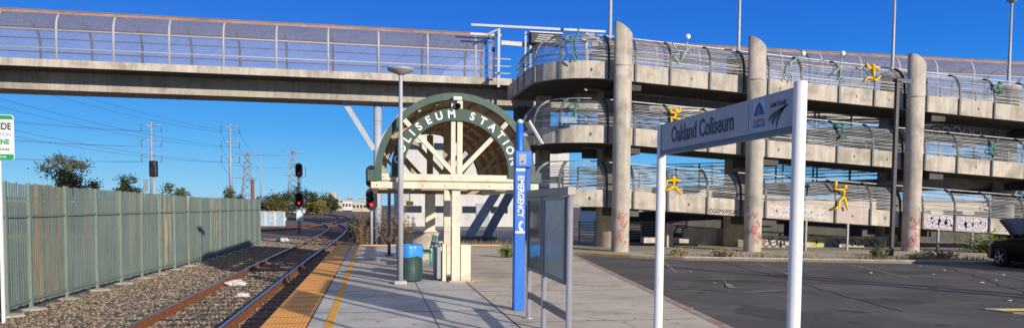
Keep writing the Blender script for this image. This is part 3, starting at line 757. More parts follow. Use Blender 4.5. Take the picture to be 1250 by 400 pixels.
gb = MB(); tagline(gb, (0, yF, 0), (1, 0, 0), 13.8, 15.1, zf(2, 13.8)-.56, .17, 8, .03, 21, -SL); gb.build('graffiti', 'graf_black', rp)
def on_column(x, cyc, rad, pts, wd, mname):
    mb = MB(); vs = []; P = [Vector((a, b, 0)) for a, b in pts]; kk = len(P)
    for i, p in enumerate(P):
        d = P[min(i+1, kk-1)]-P[max(i-1, 0)]; d = d.normalized() if d.length else Vector((1, 0, 0)); nn = Vector((-d.y, d.x, 0))
        for sg_ in (-1, 1):
            q = p+nn*sg_*wd/2; a = -PI/2+q.x/rad; vs.append((x+rad*math.cos(a), cyc+rad*math.sin(a), q.y))
    mb.add(vs, [(2*i, 2*i+2, 2*i+3, 2*i+1) for i in range(kk-1)]); return mb.build('graffiti', mname, rp)
for (x, z0, sd, n) in ((9.78, .55, 1, 9), (15.58, .65, 2, 9), (23.08, .6, 3, 12)):
    q = random.Random(sd*5)
    for i in range(n):
        a0, b0 = q.uniform(-.2, .2), z0+q.uniform(-.35, .85); kind = q.random()
        if kind < .4: pts = [(a0+q.uniform(-.18, .18), b0+q.uniform(-.2, .2)) for _ in range(4)]
        elif kind < .75: pts = [(a0+.12*math.cos(t_*.5+sd)*(1+.3*math.sin(t_)), b0+.15*math.sin(t_*.5+sd)) for t_ in range(q.randint(5, 11))]
        else: pts = [(a0+(-.15+.1*t_), b0+(.12 if t_ % 2 else -.12)) for t_ in range(4)]
        pts = [(max(-.45, min(.45, p_[0])), p_[1]) for p_ in pts]
        fine_ = [(pa[0]+(pb[0]-pa[0])*t_/3, pa[1]+(pb[1]-pa[1])*t_/3) for pa, pb in zip(pts, pts[1:]) for t_ in range(3)]+[pts[-1]]
        on_column(x, RY0-.40, .366+.0012*i, fine_, q.uniform(.03, .06), 'graf_red')
a_ = at(1137, 147, RY1-WD-.16); b_ = at(1200, 149, RY1-WD-.16); yI = RY1-WD-.147
for off_, wd_, mm_ in ((0, .26, 'graf_black'), (.004, .13, 'graf_white')):
    q = random.Random(4); n_ = 5; cw = (b_.x-a_.x)/n_
    for i_ in range(n_):
        gb = MB(); cx_ = a_.x+(i_+.5)*cw; cz_ = zb(0, cx_)-.36; pts = [(cx_+cw*.36*math.cos(t_)*(1+.15*math.sin(3*t_+i_)), cz_+.25*math.sin(t_)*(1+.12*math.cos(2*t_+i_))) for t_ in [i_*.7+k_*.33 for k_ in range((20, 14, 20, 16, 13)[i_])]]
        gb.ribbon(pts, wd_, (0, yI-off_, 0), (1, 0, 0), (0, 0, 1)); gb.build('graffiti', mm_, rp)
for x0, x1, h_, n_, w_, sd_ in ((17.8, 20.0, .35, 6, .06, 41), (21.4, 23.8, .3, 6, .05, 43)):
    gb = MB(); tagline(gb, (0, 31.59, 0), (1, 0, 0), x0, x1, .15, h_, n_, w_, sd_); gb.build('graffiti', 'graf_black', rp)
gb = MB(); tagline(gb, (0, 31.588, 0), (1, 0, 0), 20.1, 21.0, .16, .4, 2, .12, 45); gb.build('graffiti', 'graf_yellow', rp)

# ------------------------------------------------------------------ lamps on the ramp
def ramp_lamp(x, zb_, zt, label):
    t = thing('ramp_lamp', label, 'lamp', (x, MEDY, zb_), 0, 'tall lamps rising from the ramp')
    MB().lathe((x, MEDY, zb_), [(.19, 0), (.19, .05), (.085, .12), (.075, 1.2), (.06, zt-zb_-.12)], 12).build('pole', 'pole_grey', t)
    h = MB(); h.lathe((x, MEDY, zt-.14), [(.08, 0), (.24, .10), (.27, .2)], 16); h.build('collar', 'grey_metal', t)
    MB().ball((x, MEDY, zt+.16), .27, 16, (1, 1, .72)).build('globe', 'lamp_lens', t)
ramp_lamp(10.45, 9.0, 14.3, 'tall grey lamp pole above the left end of the ramp')
ramp_lamp(16.7, 8.75, 13.5, 'tall grey lamp pole just left of the middle concrete column')
ramp_lamp(24.8, 8.35, 12.9, 'tall grey lamp pole above the yellow acrobat, left of the right concrete column')
ramp_lamp(31.4, 7.95, 12.25, 'tall lamp with round globe head at the far right of the ramp')

# ------------------------------------------------------------------ gantry at the junction
gt = thing('pipe_gantry', 'white steel pipe frame where the footbridge meets the ramp', 'gantry', (5.7, 35.2, 7.6))
m_ = MB(); m_.bar((5.85, 35.2, 7.4), (5.85, 35.2, 10.25), .12, .12, (0, 1, 0)); m_.build('post', 'pole_grey', gt)
m_ = MB(); m_.bar((7.4, 35.2, 7.4), (7.4, 35.2, 10.1), .10, .10, (0, 1, 0)); m_.bar((7.15, 35.2, 7.4), (7.15, 35.2, 10.1), .08, .08, (0, 1, 0)); m_.build('post', 'pole_grey', gt)
m_ = MB(); m_.bar((10.2, 35.2, 7.4), (10.2, 35.2, 10.25), .14, .14, (0, 1, 0)); m_.build('post', 'pole_grey', gt)
m_ = MB(); m_.bar((4.5, 35.1, 10.25), (11.1, 35.1, 10.27), .10, .11); m_.build('beam', 'pole_grey', gt)
m_ = MB(); m_.bar((4.5, 35.4, 9.9), (6.0, 35.4, 9.9), .09, .10); m_.bar((6.0, 35.4, 9.55), (7.8, 35.4, 9.5), .12, .2); m_.build('beam', 'hoop', gt)
m_ = MB(); m_.bar((5.85, 35.2, 10.15), (5.2, 35.2, 9.8), .08, .08, (0, 1, 0)); m_.build('brace', 'grey_metal', gt)
bx_ = thing('sign_cabinet', 'dark slatted box hanging under the pipe gantry', 'cabinet', (8.1, 35.2, 9.7))
c_ = MB(); c_.box((7.35, 34.9, 9.5), (8.85, 35.5, 10.0), .03); c_.build('case', 'black', bx_)
c_ = MB()
for i in range(4): c_.box((7.55+i*.06, 34.88, 9.58+i*.1), (8.6-i*.05, 34.9, 9.62+i*.1))
c_.build('slats', 'pole_grey', bx_); box((7.3, 34.85, 10.0), (8.9, 35.55, 10.05)).build('lid', 'frame_steel', bx_)
fl = thing('floodlights', 'cluster of grey floodlights on the right end of the gantry beam', 'floodlights', (10.5, 35.1, 10.4))
for i, (x, z, a) in enumerate(((10.0, 9.85, .2), (10.35, 9.98, -.2), (10.75, 9.8, .3), (10.55, 9.6, 0))):
    mt_ = Matrix.Translation((x, 35.0, z)) @ Matrix.Rotation(a, 4, 'Y') @ Matrix.Rotation(-.4, 4, 'X')
    o = MB().box((-.18, -.12, -.14), (.18, .12, .14), .03, mt_).build('floodlight', 'grey_metal' if i % 2 else 'frame_steel', fl)
MB().tube([(10.5, 35.1, 9.8), (10.5, 35.1, 10.2)], .04, 8).build('bracket', 'grey_metal', fl)

# ------------------------------------------------------------------ sculptures on the railing
def figure(name, label, lines, ox, oz, sc_, mname, y=RY0-.16, rad=.055, head=None, ball=None, group=None):
    t = thing(name, label, 'sculpture', (ox, y, oz), 0, group); mb = MB()
    q = random.Random(int(ox*100))
    for L in lines:
        pts = [(ox+a*sc_, y+.04*math.sin(i*1.7+a), oz+b*sc_) for i, (a, b) in enumerate(L)]
        # refine and taper each limb
        P = []
        for p0, p1 in zip(pts, pts[1:]): P += [Vector(p0), Vector(p0).lerp(Vector(p1), .5)]
        P.append(Vector(pts[-1])); n = len(P)
        mb.tube(P, [rad*(1.15-.45*i/(n-1)) for i in range(n)], 8)
        for p in P[1:-1:1]: mb.ball(p, rad*.95, 8)
    if head: mb.ball((ox+head[0]*sc_, y, oz+head[1]*sc_), rad*1.7, 10)
    mb.build('body', mname, t)
    if ball:
        MB().ball((ox+ball[0]*sc_, y, oz+ball[1]*sc_), .115, 14).build('globe', 'globe', t)
    return t
A = figure
S1 = .0345/6.667
A('acrobat_figure', 'yellow acrobat figure on the top level railing left of the right column', [[(0, 85), (8, 0)], [(-60, 118), (-48, 85), (-2, 82)], [(0, 85), (35, 84), (45, 62)], [(8, 5), (-38, 15), (-72, -20)], [(8, 0), (32, -6), (68, 30)]], 21.15, 7.33, S1*1.1, 'yellow_fig', head=(-3, 100))
S2 = .0345/10
A('acrobat_figure', 'yellow acrobat figure on the middle level railing above the station sign', [[(0, 60), (0, -5)], [(-72, 95), (-50, 62), (0, 60)], [(0, 62), (48, 75), (56, 128)], [(0, 0), (-50, 6), (-50, -62)], [(0, -5), (80, -22), (112, 5)]], 12.15, 5.40, S2, 'yellow_fig', head=(2, 88))
S3 = .0345/3.33
A('acrobat_figure', 'yellow running acrobat figure on the lowest railing behind the sign post on the left', [[(0, 0), (0, -26)], [(-36, -32), (-30, -2), (0, 0)], [(0, 0), (30, -1)], [(0, -24), (-20, -36), (-34, -40)], [(0, -24), (30, -52)]], 12.15, 2.86, S3, 'yellow_fig', head=(-3, 8), rad=.06)
A('acrobat_figure', 'yellow standing acrobat figure with raised arm on the lowest railing right of the sign', [[(0, 0), (0, -26)], [(-38, 36), (-38, 4), (0, 0)], [(0, -25), (-20, -44), (-24, -66), (-44, -74)], [(0, -25), (17, -78)]], 19.95, 2.55, S3*1.05, 'yellow_fig', head=(3, 14), rad=.06)
G1 = .0345/3.33
A('climber_figure', 'pale green climber figure holding a white ball, left of the lamp on the top level', [[(0, 0), (-24, -45)], [(-58, 30), (-38, 4), (0, 0), (26, 26), (34, 2)], [(0, 0), (4, 38)], [(-24, -45), (-50, -20), (-30, -10)]], 12.55, 8.1, G1, 'pale_green_fig', rad=.035, ball=(6, 58))
A('climber_figure', 'pale green climber figure reaching for a white ball just right of the middle column', [[(0, 0), (-10, -40)], [(-24, -38), (0, 0), (34, 26), (50, 24)], [(-8, -38), (-25, -46), (-20, -70)], [(-8, -38), (8, -55), (4, -74)]], 17.25, 7.85, G1, 'pale_green_fig', rad=.035, ball=(54, 40))
A('climber_figure', 'pale green climber figure below a white ball, left of the yellow top level acrobat', [[(0, 10), (0, -36)], [(-40, -30), (-14, -8), (0, 10), (4, 40)], [(0, -34), (-14, -52)], [(0, -34), (14, -40), (18, -60)]], 19.6, 7.75, G1, 'pale_green_fig', rad=.035, ball=(6, 58))
A('climber_figure', 'dark green figure climbing the railing at the rounded left end of the top level', [[(0, 0), (2, -40)], [(-30, -8), (0, 0), (10, 22), (18, 55)], [(2, -38), (-8, -60), (4, -82)], [(2, -38), (12, -70)]], 7.85, 8.35, G1, 'green_fig', y=RY0-.1, rad=.04, head=(-14, 10))
A('climber_figure', 'dark green figure with bent arms on the middle level at the rounded left end', [[(0, 0), (-10, -45)], [(-34, -20), (-20, -4), (0, 0), (12, -16)], [(-10, -45), (-24, -62)], [(-10, -45), (4, -70)]], 7.95, 5.85, G1, 'green_fig', y=RY0-.1, rad=.045, head=(8, 10))
A('climber_figure', 'dark green crouching figure on the top level railing near the right edge', [[(0, 0), (4, -22)], [(-34, -24), (-16, -8), (0, 0), (40, 14)], [(4, -22), (-20, -36)], [(4, -22), (24, -34), (34, -22)]], 27.4, 7.35, G1, 'green_fig', rad=.05, head=(10, 8))
A('climber_figure', 'green figure stretching upward on the middle level railing near the right edge', [[(0, 0), (-8, -34)], [(-34, -30), (-16, -14), (0, 0), (16, 26)], [(-8, -34), (-30, -44)], [(-8, -34), (10, -52)]], 27.4, 4.72, G1, 'green_fig', rad=.045, head=(6, 10))
A('climber_figure', 'green figure on the middle level railing right of the station sign post', [[(0, 0), (4, -30)], [(-30, 10), (0, 0), (24, 14)], [(4, -30), (-12, -50)], [(4, -30), (20, -46)]], 19.75, 5.25, G1, 'green_fig', rad=.045, head=(2, 12))
A('climber_figure', 'small green figure on the lowest level railing beside the near sign post', [[(0, 0), (-4, -36)], [(-10, 4), (0, 0), (14, 6)]], 18.2, 2.65, G1, 'green_fig', rad=.035, head=(0, 8))
pl = thing('blue_panel', 'pale blue notice panel fixed to the middle level railing at the left', 'panel', (7.55, RY0-.12, 5.25))
box((7.3, RY0-.14, 5.05), (8.0, RY0-.10, 5.3), .01).build('board', 'blue_plate', pl); box((7.62, RY0-.15, 5.08), (7.75, RY0-.141, 5.16)).build('red_mark', 'graf_red', pl)

# ================================================================== STATION CANOPY
CXc, CZc, CY0, CY1 = 1.81, 2.43, 16.6, 24.6
cn = thing('station_canopy', 'cream and green barrel vaulted canopy with the station name in an arch', 'canopy', (CXc, CY0, 0))
def arch_ring(r0, r1, y0, y1, a0=0., a1=PI, n=36):
    mb = MB(); vs = []
    for i in range(n+1):
        a = a0+(a1-a0)*i/n
        for r_, y in ((r0, y0), (r1, y0), (r1, y1), (r0, y1)): vs.append((CXc+r_*math.cos(a), y, CZc+r_*math.sin(a)))
    fs = []
    for i in range(n):
        for q in range(4): fs.append((i*4+q, (i+1)*4+q, (i+1)*4+(q+1) % 4, i*4+(q+1) % 4))
    fs += [(0, 1, 2, 3), (n*4+3, n*4+2, n*4+1, n*4)]
    return mb.add(vs, fs)
arch_ring(1.65, 1.80, CY0-.06, CY0+.14, -.10, PI+.10).build('arch_fascia', 'canopy_green', cn)
arch_ring(1.64, 1.78, CY1-.1, CY1+.05).build('arch_fascia', 'canopy_green', cn)
arch_ring(1.70, 1.76, CY0+.14, CY1-.1).build('vault_roof', 'canopy_green', cn)
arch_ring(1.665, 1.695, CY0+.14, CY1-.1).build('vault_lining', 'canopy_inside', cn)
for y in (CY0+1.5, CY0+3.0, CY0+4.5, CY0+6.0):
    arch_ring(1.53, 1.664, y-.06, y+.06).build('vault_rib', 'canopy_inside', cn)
for i in range(1, 12):
    a = PI*i/12; rr_ = 1.63
    MB().bar((CXc+rr_*math.cos(a), CY0+.15, CZc+rr_*math.sin(a)), (CXc+rr_*math.cos(a), CY1-.1, CZc+rr_*math.sin(a)), .07, .06, (math.cos(a), 0, math.sin(a))).build('purlin', 'canopy_inside', cn)
arch_ring(1.185, 1.455, CY0-.10, CY0-.045, -.06, PI+.06).build('name_band', 'band_green', cn)
nb_ = [o for o in cn.children if o.name.startswith('name_band')][0]
msg = 'COLISEUM STATION'; a_start, a_end = R(173), R(8)
wts = {'I': .55, ' ': .75, 'M': 1.2, 'L': .9}
tot = sum(wts.get(c, 1.) for c in msg); acc = 0
for ch in msg:
    wv = wts.get(ch, 1.); fr_ = (acc+wv/2)/tot; acc += wv
    if ch == ' ': continue
    a = a_start+(a_end-a_start)*fr_
    text_mb(ch, .235, (CXc+1.32*math.cos(a), CY0-.101, CZc+1.32*math.sin(a)), X_, Z_, .008, .012, rot=a-PI/2).build('letter', 'letter_white', nb_)
# beams, spokes, posts
box((CXc-1.74, CY0-.04, 2.27), (CXc+1.74, CY0+.14, 2.42), .01).build('beam', 'cream', cn)
box((CXc-1.88, CY0-.12, 2.09), (CXc+1.88, CY0+.20, 2.235), .01).build('beam', 'cream', cn)
box((CXc-1.7, CY0, 2.232), (CXc+1.7, CY0+.1, 2.275)).build('beam_spacer', 'canopy_inside', cn)
for sg_ in (-1, 1):
    box((CXc+sg_*1.74, CY0-.05, 2.25), (CXc+sg_*1.96, CY0+.25, 2.5), .01).build('corner_block', 'canopy_green', cn)
    MB().bar((CXc+sg_*1.78, CY0+.2, 2.16), (CXc+sg_*1.78, CY1, 2.16), .14, .16).build('side_beam', 'cream', cn)
    MB().bar((CXc+sg_*.05, CY0+.03, 2.45), (CXc+sg_*1.16, CY0+.03, 2.45+1.16), .10, .13, (0, 1, 0)).build('spoke', 'cream', cn)
    MB().bar((CXc+sg_*1.0, CY0-.125, 2.45+1.0-.0), (CXc+sg_*1.16, CY0-.125, 2.45+1.16), .001, .001, (0, 1, 0))
    for y in (CY0+2.0, CY1-.05):
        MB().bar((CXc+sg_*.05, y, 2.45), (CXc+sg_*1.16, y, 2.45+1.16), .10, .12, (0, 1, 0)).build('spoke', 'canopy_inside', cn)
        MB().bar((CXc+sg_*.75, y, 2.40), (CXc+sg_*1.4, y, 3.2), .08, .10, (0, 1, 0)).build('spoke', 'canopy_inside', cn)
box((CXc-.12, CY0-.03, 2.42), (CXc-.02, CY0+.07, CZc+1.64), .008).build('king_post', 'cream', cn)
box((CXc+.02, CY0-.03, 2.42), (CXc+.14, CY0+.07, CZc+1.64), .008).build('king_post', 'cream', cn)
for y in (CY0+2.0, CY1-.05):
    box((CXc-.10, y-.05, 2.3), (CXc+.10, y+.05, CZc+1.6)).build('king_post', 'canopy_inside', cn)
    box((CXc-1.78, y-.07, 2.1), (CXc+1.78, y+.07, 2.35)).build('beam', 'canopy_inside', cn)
box((CXc-.09, CY0+.0, .0), (CXc+.10, CY0+.19, 2.09), .012).build('column', 'cream', cn)
box((CXc-.09, CY0+1.9, .0), (CXc+.08, CY0+2.08, 2.1), .012).build('column', 'cream', cn)
box((CXc-.16, CY1-.35, .0), (CXc+.16, CY1-.05, 2.1), .012).build('column', 'cream', cn)
box((CXc-.22, CY1-.43, .0), (CXc+.22, CY1+.03, .9), .02).build('column_base', 'cream', cn)
bt = MB()
for bx0, bz0 in [(CXc+sg_*(.25+.5*q_), 2.16) for sg_ in (-1, 1) for q_ in range(4)]+[(CXc+sg_*1.6, 2.345) for sg_ in (-1, 1)]+[(CXc+sg_*.1, 2.345) for sg_ in (-1, 1)]:
    bt.tube([(bx0, CY0-(.137 if bz0 < 2.3 else .057), bz0), (bx0, CY0-(.115 if bz0 < 2.3 else .035), bz0)], .016, 6)
bt.build('bolt_heads', 'frame_steel', cn)
ct = thing('security_camera', 'small white dome camera at the crown of the canopy arch', 'camera', (CXc, CY0-.1, 4.12))
m_ = MB(); m_.box((CXc-.09, CY0-.22, 4.05), (CXc+.10, CY0-.065, 4.13), .015); m_.tube([(CXc+.04, CY0-.14, 4.06), (CXc-.01, CY0-.16, 3.93)], .03, 8); m_.build('bracket', 'letter_white', ct)
m_ = MB(); m_.ball((CXc+.02, CY0-.17, 3.93), .065, 12); m_.build('dome', 'black_gloss', ct)
pd = thing('concrete_pedestal', 'cream block pedestal at the foot of the front canopy post', 'pedestal', (1.98, 17.1, 0))
box((1.93, CY0+.03, .0), (2.16, CY0+.65, .84), .015).build('block', 'cream', pd); box((1.66, CY0-.08, 0), (2.22, CY0+.7, .03), .008).build('base_plate', 'concrete', pd)
bc = thing('leaning_rail', 'narrow grey steel leaning bench beside the canopy post', 'leaning bench', (1.5, 17.2, 0))
box((1.41, CY0+.25, .05), (1.50, CY0+1.3, .84), .01).build('back_panel', 'grey_metal', bc)
box((1.53, CY0+.2, .0), (1.63, CY0+.34, .86), .01).build('end_post', 'cream', bc); box((1.53, CY0+1.2, .0), (1.63, CY0+1.34, .86), .01).build('end_post', 'cream', bc)
box((1.36, CY0+.25, .78), (1.64, CY0+1.3, .83), .01).build('top_ledge', 'grey_metal', bc)
bn = thing('bench', 'teal wire bench behind the grey leaning bench', 'bench', (1.45, 20.8, 0))
s_ = MB()
for i in range(6): s_.box((1.15+i*.075, 20.2, .43), (1.19+i*.075, 21.5, .46))
s_.build('seat', 'teal', bn)
s_ = MB()
for i in range(5): s_.box((1.60+i*.02, 20.2, .52+i*.075), (1.63+i*.02, 21.5, .555+i*.075))
s_.build('backrest', 'teal', bn)
for y in (20.3, 21.4):
    s_ = MB(); s_.tube([(1.2, y, 0), (1.22, y, .43), (1.58, y, .43), (1.70, y, .9)], .025, 8); s_.tube([(1.62, y, 0), (1.58, y, .43)], .025, 8); s_.build('leg', 'teal', bn)
pt = thing('planter', 'round pale concrete planter behind the bin at the canopy rear', 'planter', (1.52, 23.3, 0))
MB().lathe((1.52, 23.3, 0), [(.36, 0), (.40, .1), (.46, .75), (.49, .8), (.49, .88), (.43, .88), (.42, .8)], 28).build('bowl', 'concrete', pt)
MB().lathe((1.52, 23.3, .74), [(.425, 0), (.2, .06), (.05, .07)], 16).build('soil', 'dirt', pt)
th = thing('slim_post', 'slim dark post standing behind the bin under the canopy edge', 'post', (.5, 25.4, 0))
MB().tube([(.5, 25.4, 0), (.5, 25.4, 2.2)], .055, 10).build('pole', 'frame_steel', th); box((.36, 25.26, 0), (.64, 25.54, .05), .01).build('base_plate', 'frame_steel', th)
nc = thing('notice', 'small yellow notice hanging below the canopy beam', 'notice', (.85, 18.6, 1.9))
box((.78, 18.59, 1.72), (.96, 18.61, 1.83), .004).build('plate', 'paper_yellow', nc); MB().tube([(.87, 18.6, 1.82), (.87, 18.6, 2.25)], .012, 6).build('hanger', 'frame_steel', nc)

# ================================================================== PLATFORM FURNITURE
lp = thing('platform_lamp', 'tall grey lamp post with flat saucer head on the platform', 'lamp', (.565, 16.3, 0))
m_ = MB(); m_.box((.43, 16.16, 0), (.70, 16.44, .075), .015); m_.build('base', 'concrete', lp)
MB().lathe((.565, 16.3, .07), [(.062, 0), (.062, 3.05), (.045, 3.15), (.042, 4.4), (.04, 4.52)], 14).build('pole', 'pole_grey', lp)
MB().lathe((.565, 16.3, 4.52), [(.05, 0), (.10, .03), (.28, .10), (.30, .125), (.29, .145), (.10, .17)], 24).build('lamp_head', 'pole_grey', lp)
tb = thing('trash_bin', 'round dark green bin standing behind the lamp post', 'bin', (.80, 16.95, 0))
bd = MB(); bd.lathe((.80, 16.95, .02), [(.265, 0), (.275, .02), (.275, .60)], 28); bd.build('body', 'bin_green', tb)
s_ = MB()
for i in range(28):
    a = 2*PI*i/28; s_.bar((.80+.28*math.cos(a), 16.95+.28*math.sin(a), .03), (.80+.28*math.cos(a), 16.95+.28*math.sin(a), .62), .022, .012, (math.cos(a), math.sin(a), 0))
s_.build('slats', 'bin_green', tb)
MB().lathe((.80, 16.95, .0), [(.24, 0), (.24, .03)], 24).build('foot_ring', 'black', tb)
bg_ = MB(); vs = []; fs = []; n = 48; q = random.Random(5)
prof = [(.293, .56), (.305, .60), (.302, .68), (.306, .76), (.300, .82), (.285, .835), (.25, .82), (.24, .7)]
ph = [q.random()*6 for _ in range(8)]
for ri, (r_, z) in enumerate(prof):
    for jn in range(n):
        a = 2*PI*jn/n; wob = .008*math.sin(a*9+ph[ri])+.006*math.sin(a*17+ph[ri]*2); vs.append((.80+(r_+wob)*math.cos(a), 16.95+(r_+wob)*math.sin(a), z+.02*math.sin(a*5+1)*(ri == 0)+wob*.8))
for i in range(len(prof)-1):
    for jn in range(n): fs.append((i*n+jn, i*n+(jn+1) % n, (i+1)*n+(jn+1) % n, (i+1)*n+jn))
bg_.add(vs, fs, True); bg_.add([(.80+.24*math.cos(2*PI*jn/n), 16.95+.24*math.sin(2*PI*jn/n), .69) for jn in range(n)], [tuple(range(n))])
tag(bg_.build('bin_liner', 'bag_blue'), 'bright blue plastic bag folded over the rim of the green bin', 'bin liner')
# emergency pole
em = thing('emergency_pole', 'tall bright blue emergency call pole with a solar panel on top', 'emergency pole', (2.36, 12, 0))
bk = MB(); bk.box((2.275, 11.93, 0), (2.455, 12.11, 2.37), .012); bk.build('shaft', 'blue', em)
hb = box((2.272, 11.90, 2.36), (2.548, 12.13, 2.63), .015).build('call_box', 'blue', em)
box((2.33, 11.895, 2.40), (2.45, 11.901, 2.58), .003).build('grille', 'grey_metal', hb); MB().lathe((0, 0, 0), [(.03, 0), (.03, .01)], 12)
MB().ball((2.39, 11.893, 2.45), .025, 10, (1, .4, 1)).build('button', 'blue_plate', hb)
box((2.458, 11.95, 1.86), (2.545, 12.10, 2.355), .01).build('side_fin', 'blue_dark', em)
box((2.29, 11.922, 2.30), (2.44, 11.929, 2.34)).build('white_stripe', 'letter_white', em)
box((2.285, 11.922, 1.28), (2.445, 11.929, 1.315)).build('white_stripe', 'letter_white', em)
text_mb('EMERGENCY', .145, (2.366, 11.928, 1.885), (1, 0, 0), (0, 0, 1), .003, .006, rot=-PI/2, sx=.82).build('lettering', 'letter_white', em)
ph_ = MB(); ph_.ribbon([(.03*math.cos(a)*1.0, .065*math.sin(a)) for a in [PI*.5+PI*i/12 for i in range(13)]], .032, (2.385, 11.9265, 1.40), X_, Z_)
ph_.box((2.375, 11.925, 1.445), (2.412, 11.929, 1.48)); ph_.box((2.375, 11.925, 1.325), (2.412, 11.929, 1.36)); ph_.build('phone_symbol', 'letter_white', em)
MB().lathe((2.36, 12.0, 2.62), [(.07, 0), (.065, .02), (.065, .44), (.04, .46)], 14).build('mast', 'blue', em)
MB().ball((2.36, 12.0, 3.11), .055, 12, (1, 1, .8)).build('beacon', 'lamp_lens', em)
mt_ = Matrix.Translation((2.60, 11.98, 2.93)) @ Matrix.Rotation(R(58), 4, 'Y')
MB().box((-.22, -.16, -.012), (.22, .16, .012), .004, mt_).build('solar_panel', 'letter_white', em)
MB().box((-.2, -.145, -.03), (.2, .145, -.0125), 0, mt_).build('panel_back', 'frame_steel', em)
MB().bar((2.37, 12, 2.9), (2.58, 11.99, 2.9), .05, .05).build('bracket', 'frame_steel', em)
# display case
dc = thing('display_case', 'steel framed information display case with two glazed panels on three posts', 'display case', (2.35, 9.9, 0))
CYs = (11.10, 10.08, 8.72)
for i, y in enumerate(CYs):
    r_ = .038
    MB().lathe((2.35, y, 0), [(.085, 0), (.085, .012), (r_, .014), (r_, 1.86 if i < 2 else 1.97)], 16).build('post', 'alu', dc)
box((2.30, CYs[2]-.05, 1.86), (2.41, CYs[0]+.06, 1.965), .008).build('header', 'case_header', dc)
for (ya, yb, mm, lab) in ((CYs[1]+.045, CYs[0]-.01, 'case_glass', 'dark reflective glazed panel'), (CYs[2]+.10, CYs[1]-.045, 'case_teal', 'pale teal poster panel')):
    z0, z1 = .76, 1.85; b_ = .045
    f_ = MB(); f_.box((2.305, ya, z0), (2.395, ya+b_, z1), .006); f_.box((2.305, yb-b_, z0), (2.395, yb, z1), .006); f_.box((2.306, ya+b_, z0), (2.394, yb-b_, z0+b_), .004); f_.box((2.306, ya+b_, z1-b_), (2.394, yb-b_, z1), .004)
    fo = f_.build('frame', 'frame_steel', dc)
    g_ = box((2.325, ya+b_, z0+b_), (2.375, yb-b_, z1-b_)).build('glass', mm, fo)
MB().bar((2.35, CYs[2], .36), (2.35, CYs[0], .36), .03, .10).build('lower_bar', 'frame_steel', dc)
# station sign
ss = thing('station_sign', 'grey station name sign held between two white posts', 'station sign', (2.9, 5.95, 0))
SY0, SY1, SZ0, SZ1 = 4.70, 7.20, 2.255, 2.565
for y, zt in ((SY0, 2.60), (SY1, 2.58)):
    MB().lathe((2.9, y, 0), [(.10, 0), (.10, .015), (.046, .017), (.046, zt-.004), (.042, zt)], 24).build('post', 'post_white', ss)
board = box((2.872, SY0+.035, SZ0+.04), (2.928, SY1-.035, SZ1), .004).build('panel', 'sign_face', ss)
box((2.868, SY0+.036, SZ0), (2.932, SY1-.036, SZ0+.037), .003).build('lower_strip', 'sign_strip', ss)
box((2.871, SY1-.07, SZ0+.04), (2.929, SY1-.036, SZ1+.002), .003).build('end_cap', 'sign_strip', ss)
NX, = (Vector((0, -1, 0)),)
def sgpos(y, z): return (2.8715, y, z)
text_mb('Oakland Coliseum', .215, sgpos(6.24, 2.425), NX, Z_, .004, .003, sx=.80).build('lettering', 'sign_text', board)
box((2.8705, 5.36, 2.33), (2.8719, 5.366, 2.53)).build('divider', 'sign_strip', board)
# left emblem: square with mountain and arches
em_y, em_z = 5.20, 2.425
lg = MB(); lg.slab([(-.085, -.105), (.085, -.105), (.085, .115), (-.085, .115)], sgpos(em_y, em_z), NX, Z_, .0015); lo_ = lg.build('emblem', 'sign_logo_pale', board)
lg = MB(); lg.slab([(-.07, -.0)]+[(-.07+.14*i/12, .02+.075*math.sin(PI*i/12)) for i in range(13)]+[(.07, -.0)], (2.8698, em_y, em_z), NX, Z_, .001); lg.build('emblem_train', 'sign_text', lo_)
lg = MB(); lg.slab([(-.04, .0), (-.02, .05), (.0, .065), (.02, .05), (.035, .0)], (2.8686, em_y, em_z), NX, Z_, .001); lg.build('emblem_front', 'sign_logo_blue', lo_)
lg = MB(); lg.slab([(-.072, -.02), (.072, -.02), (.072, -.004), (-.072, -.004)], (2.8698, em_y, em_z), NX, Z_, .001); lg.build('emblem_bar', 'sign_logo_orange', lo_)
text_mb('CAPITOL', .042, (2.8698, em_y, em_z-.045), NX, Z_, .001, .001).build('lettering', 'sign_text', lo_)
text_mb('CORRIDOR', .034, (2.8698, em_y, em_z-.08), NX, Z_, .001, .001).build('lettering', 'sign_text', lo_)
# right emblem: small word above three curved swooshes
text_mb('AMTRAK', .05, sgpos(4.93, 2.475), NX, Z_, .001, .002, sx=1.1).build('lettering', 'sign_text', board)
sw = MB()
for (x0, x1, c0, wv, dr) in ((-.13, .125, .02, .03, .0), (-.085, .105, -.012, .034, .045), (-.03, .085, -.03, .036, .08)):
    P_ = []; n = 10
    up_ = [(x0+(x1-x0)*i/n, -.02-dr*.6+(.075+dr*.55)*(i/n)**.55) for i in range(n+1)]
    dn_ = [(p[0]+.012, p[1]-wv*(.25+.75*(1-i/n)*.9)) for i, p in enumerate(up_)]
    sw.slab(dn_+up_[::-1], sgpos(4.93, em_z-.02), NX, Z_, .0015)
sw.build('emblem', 'sign_text', board)

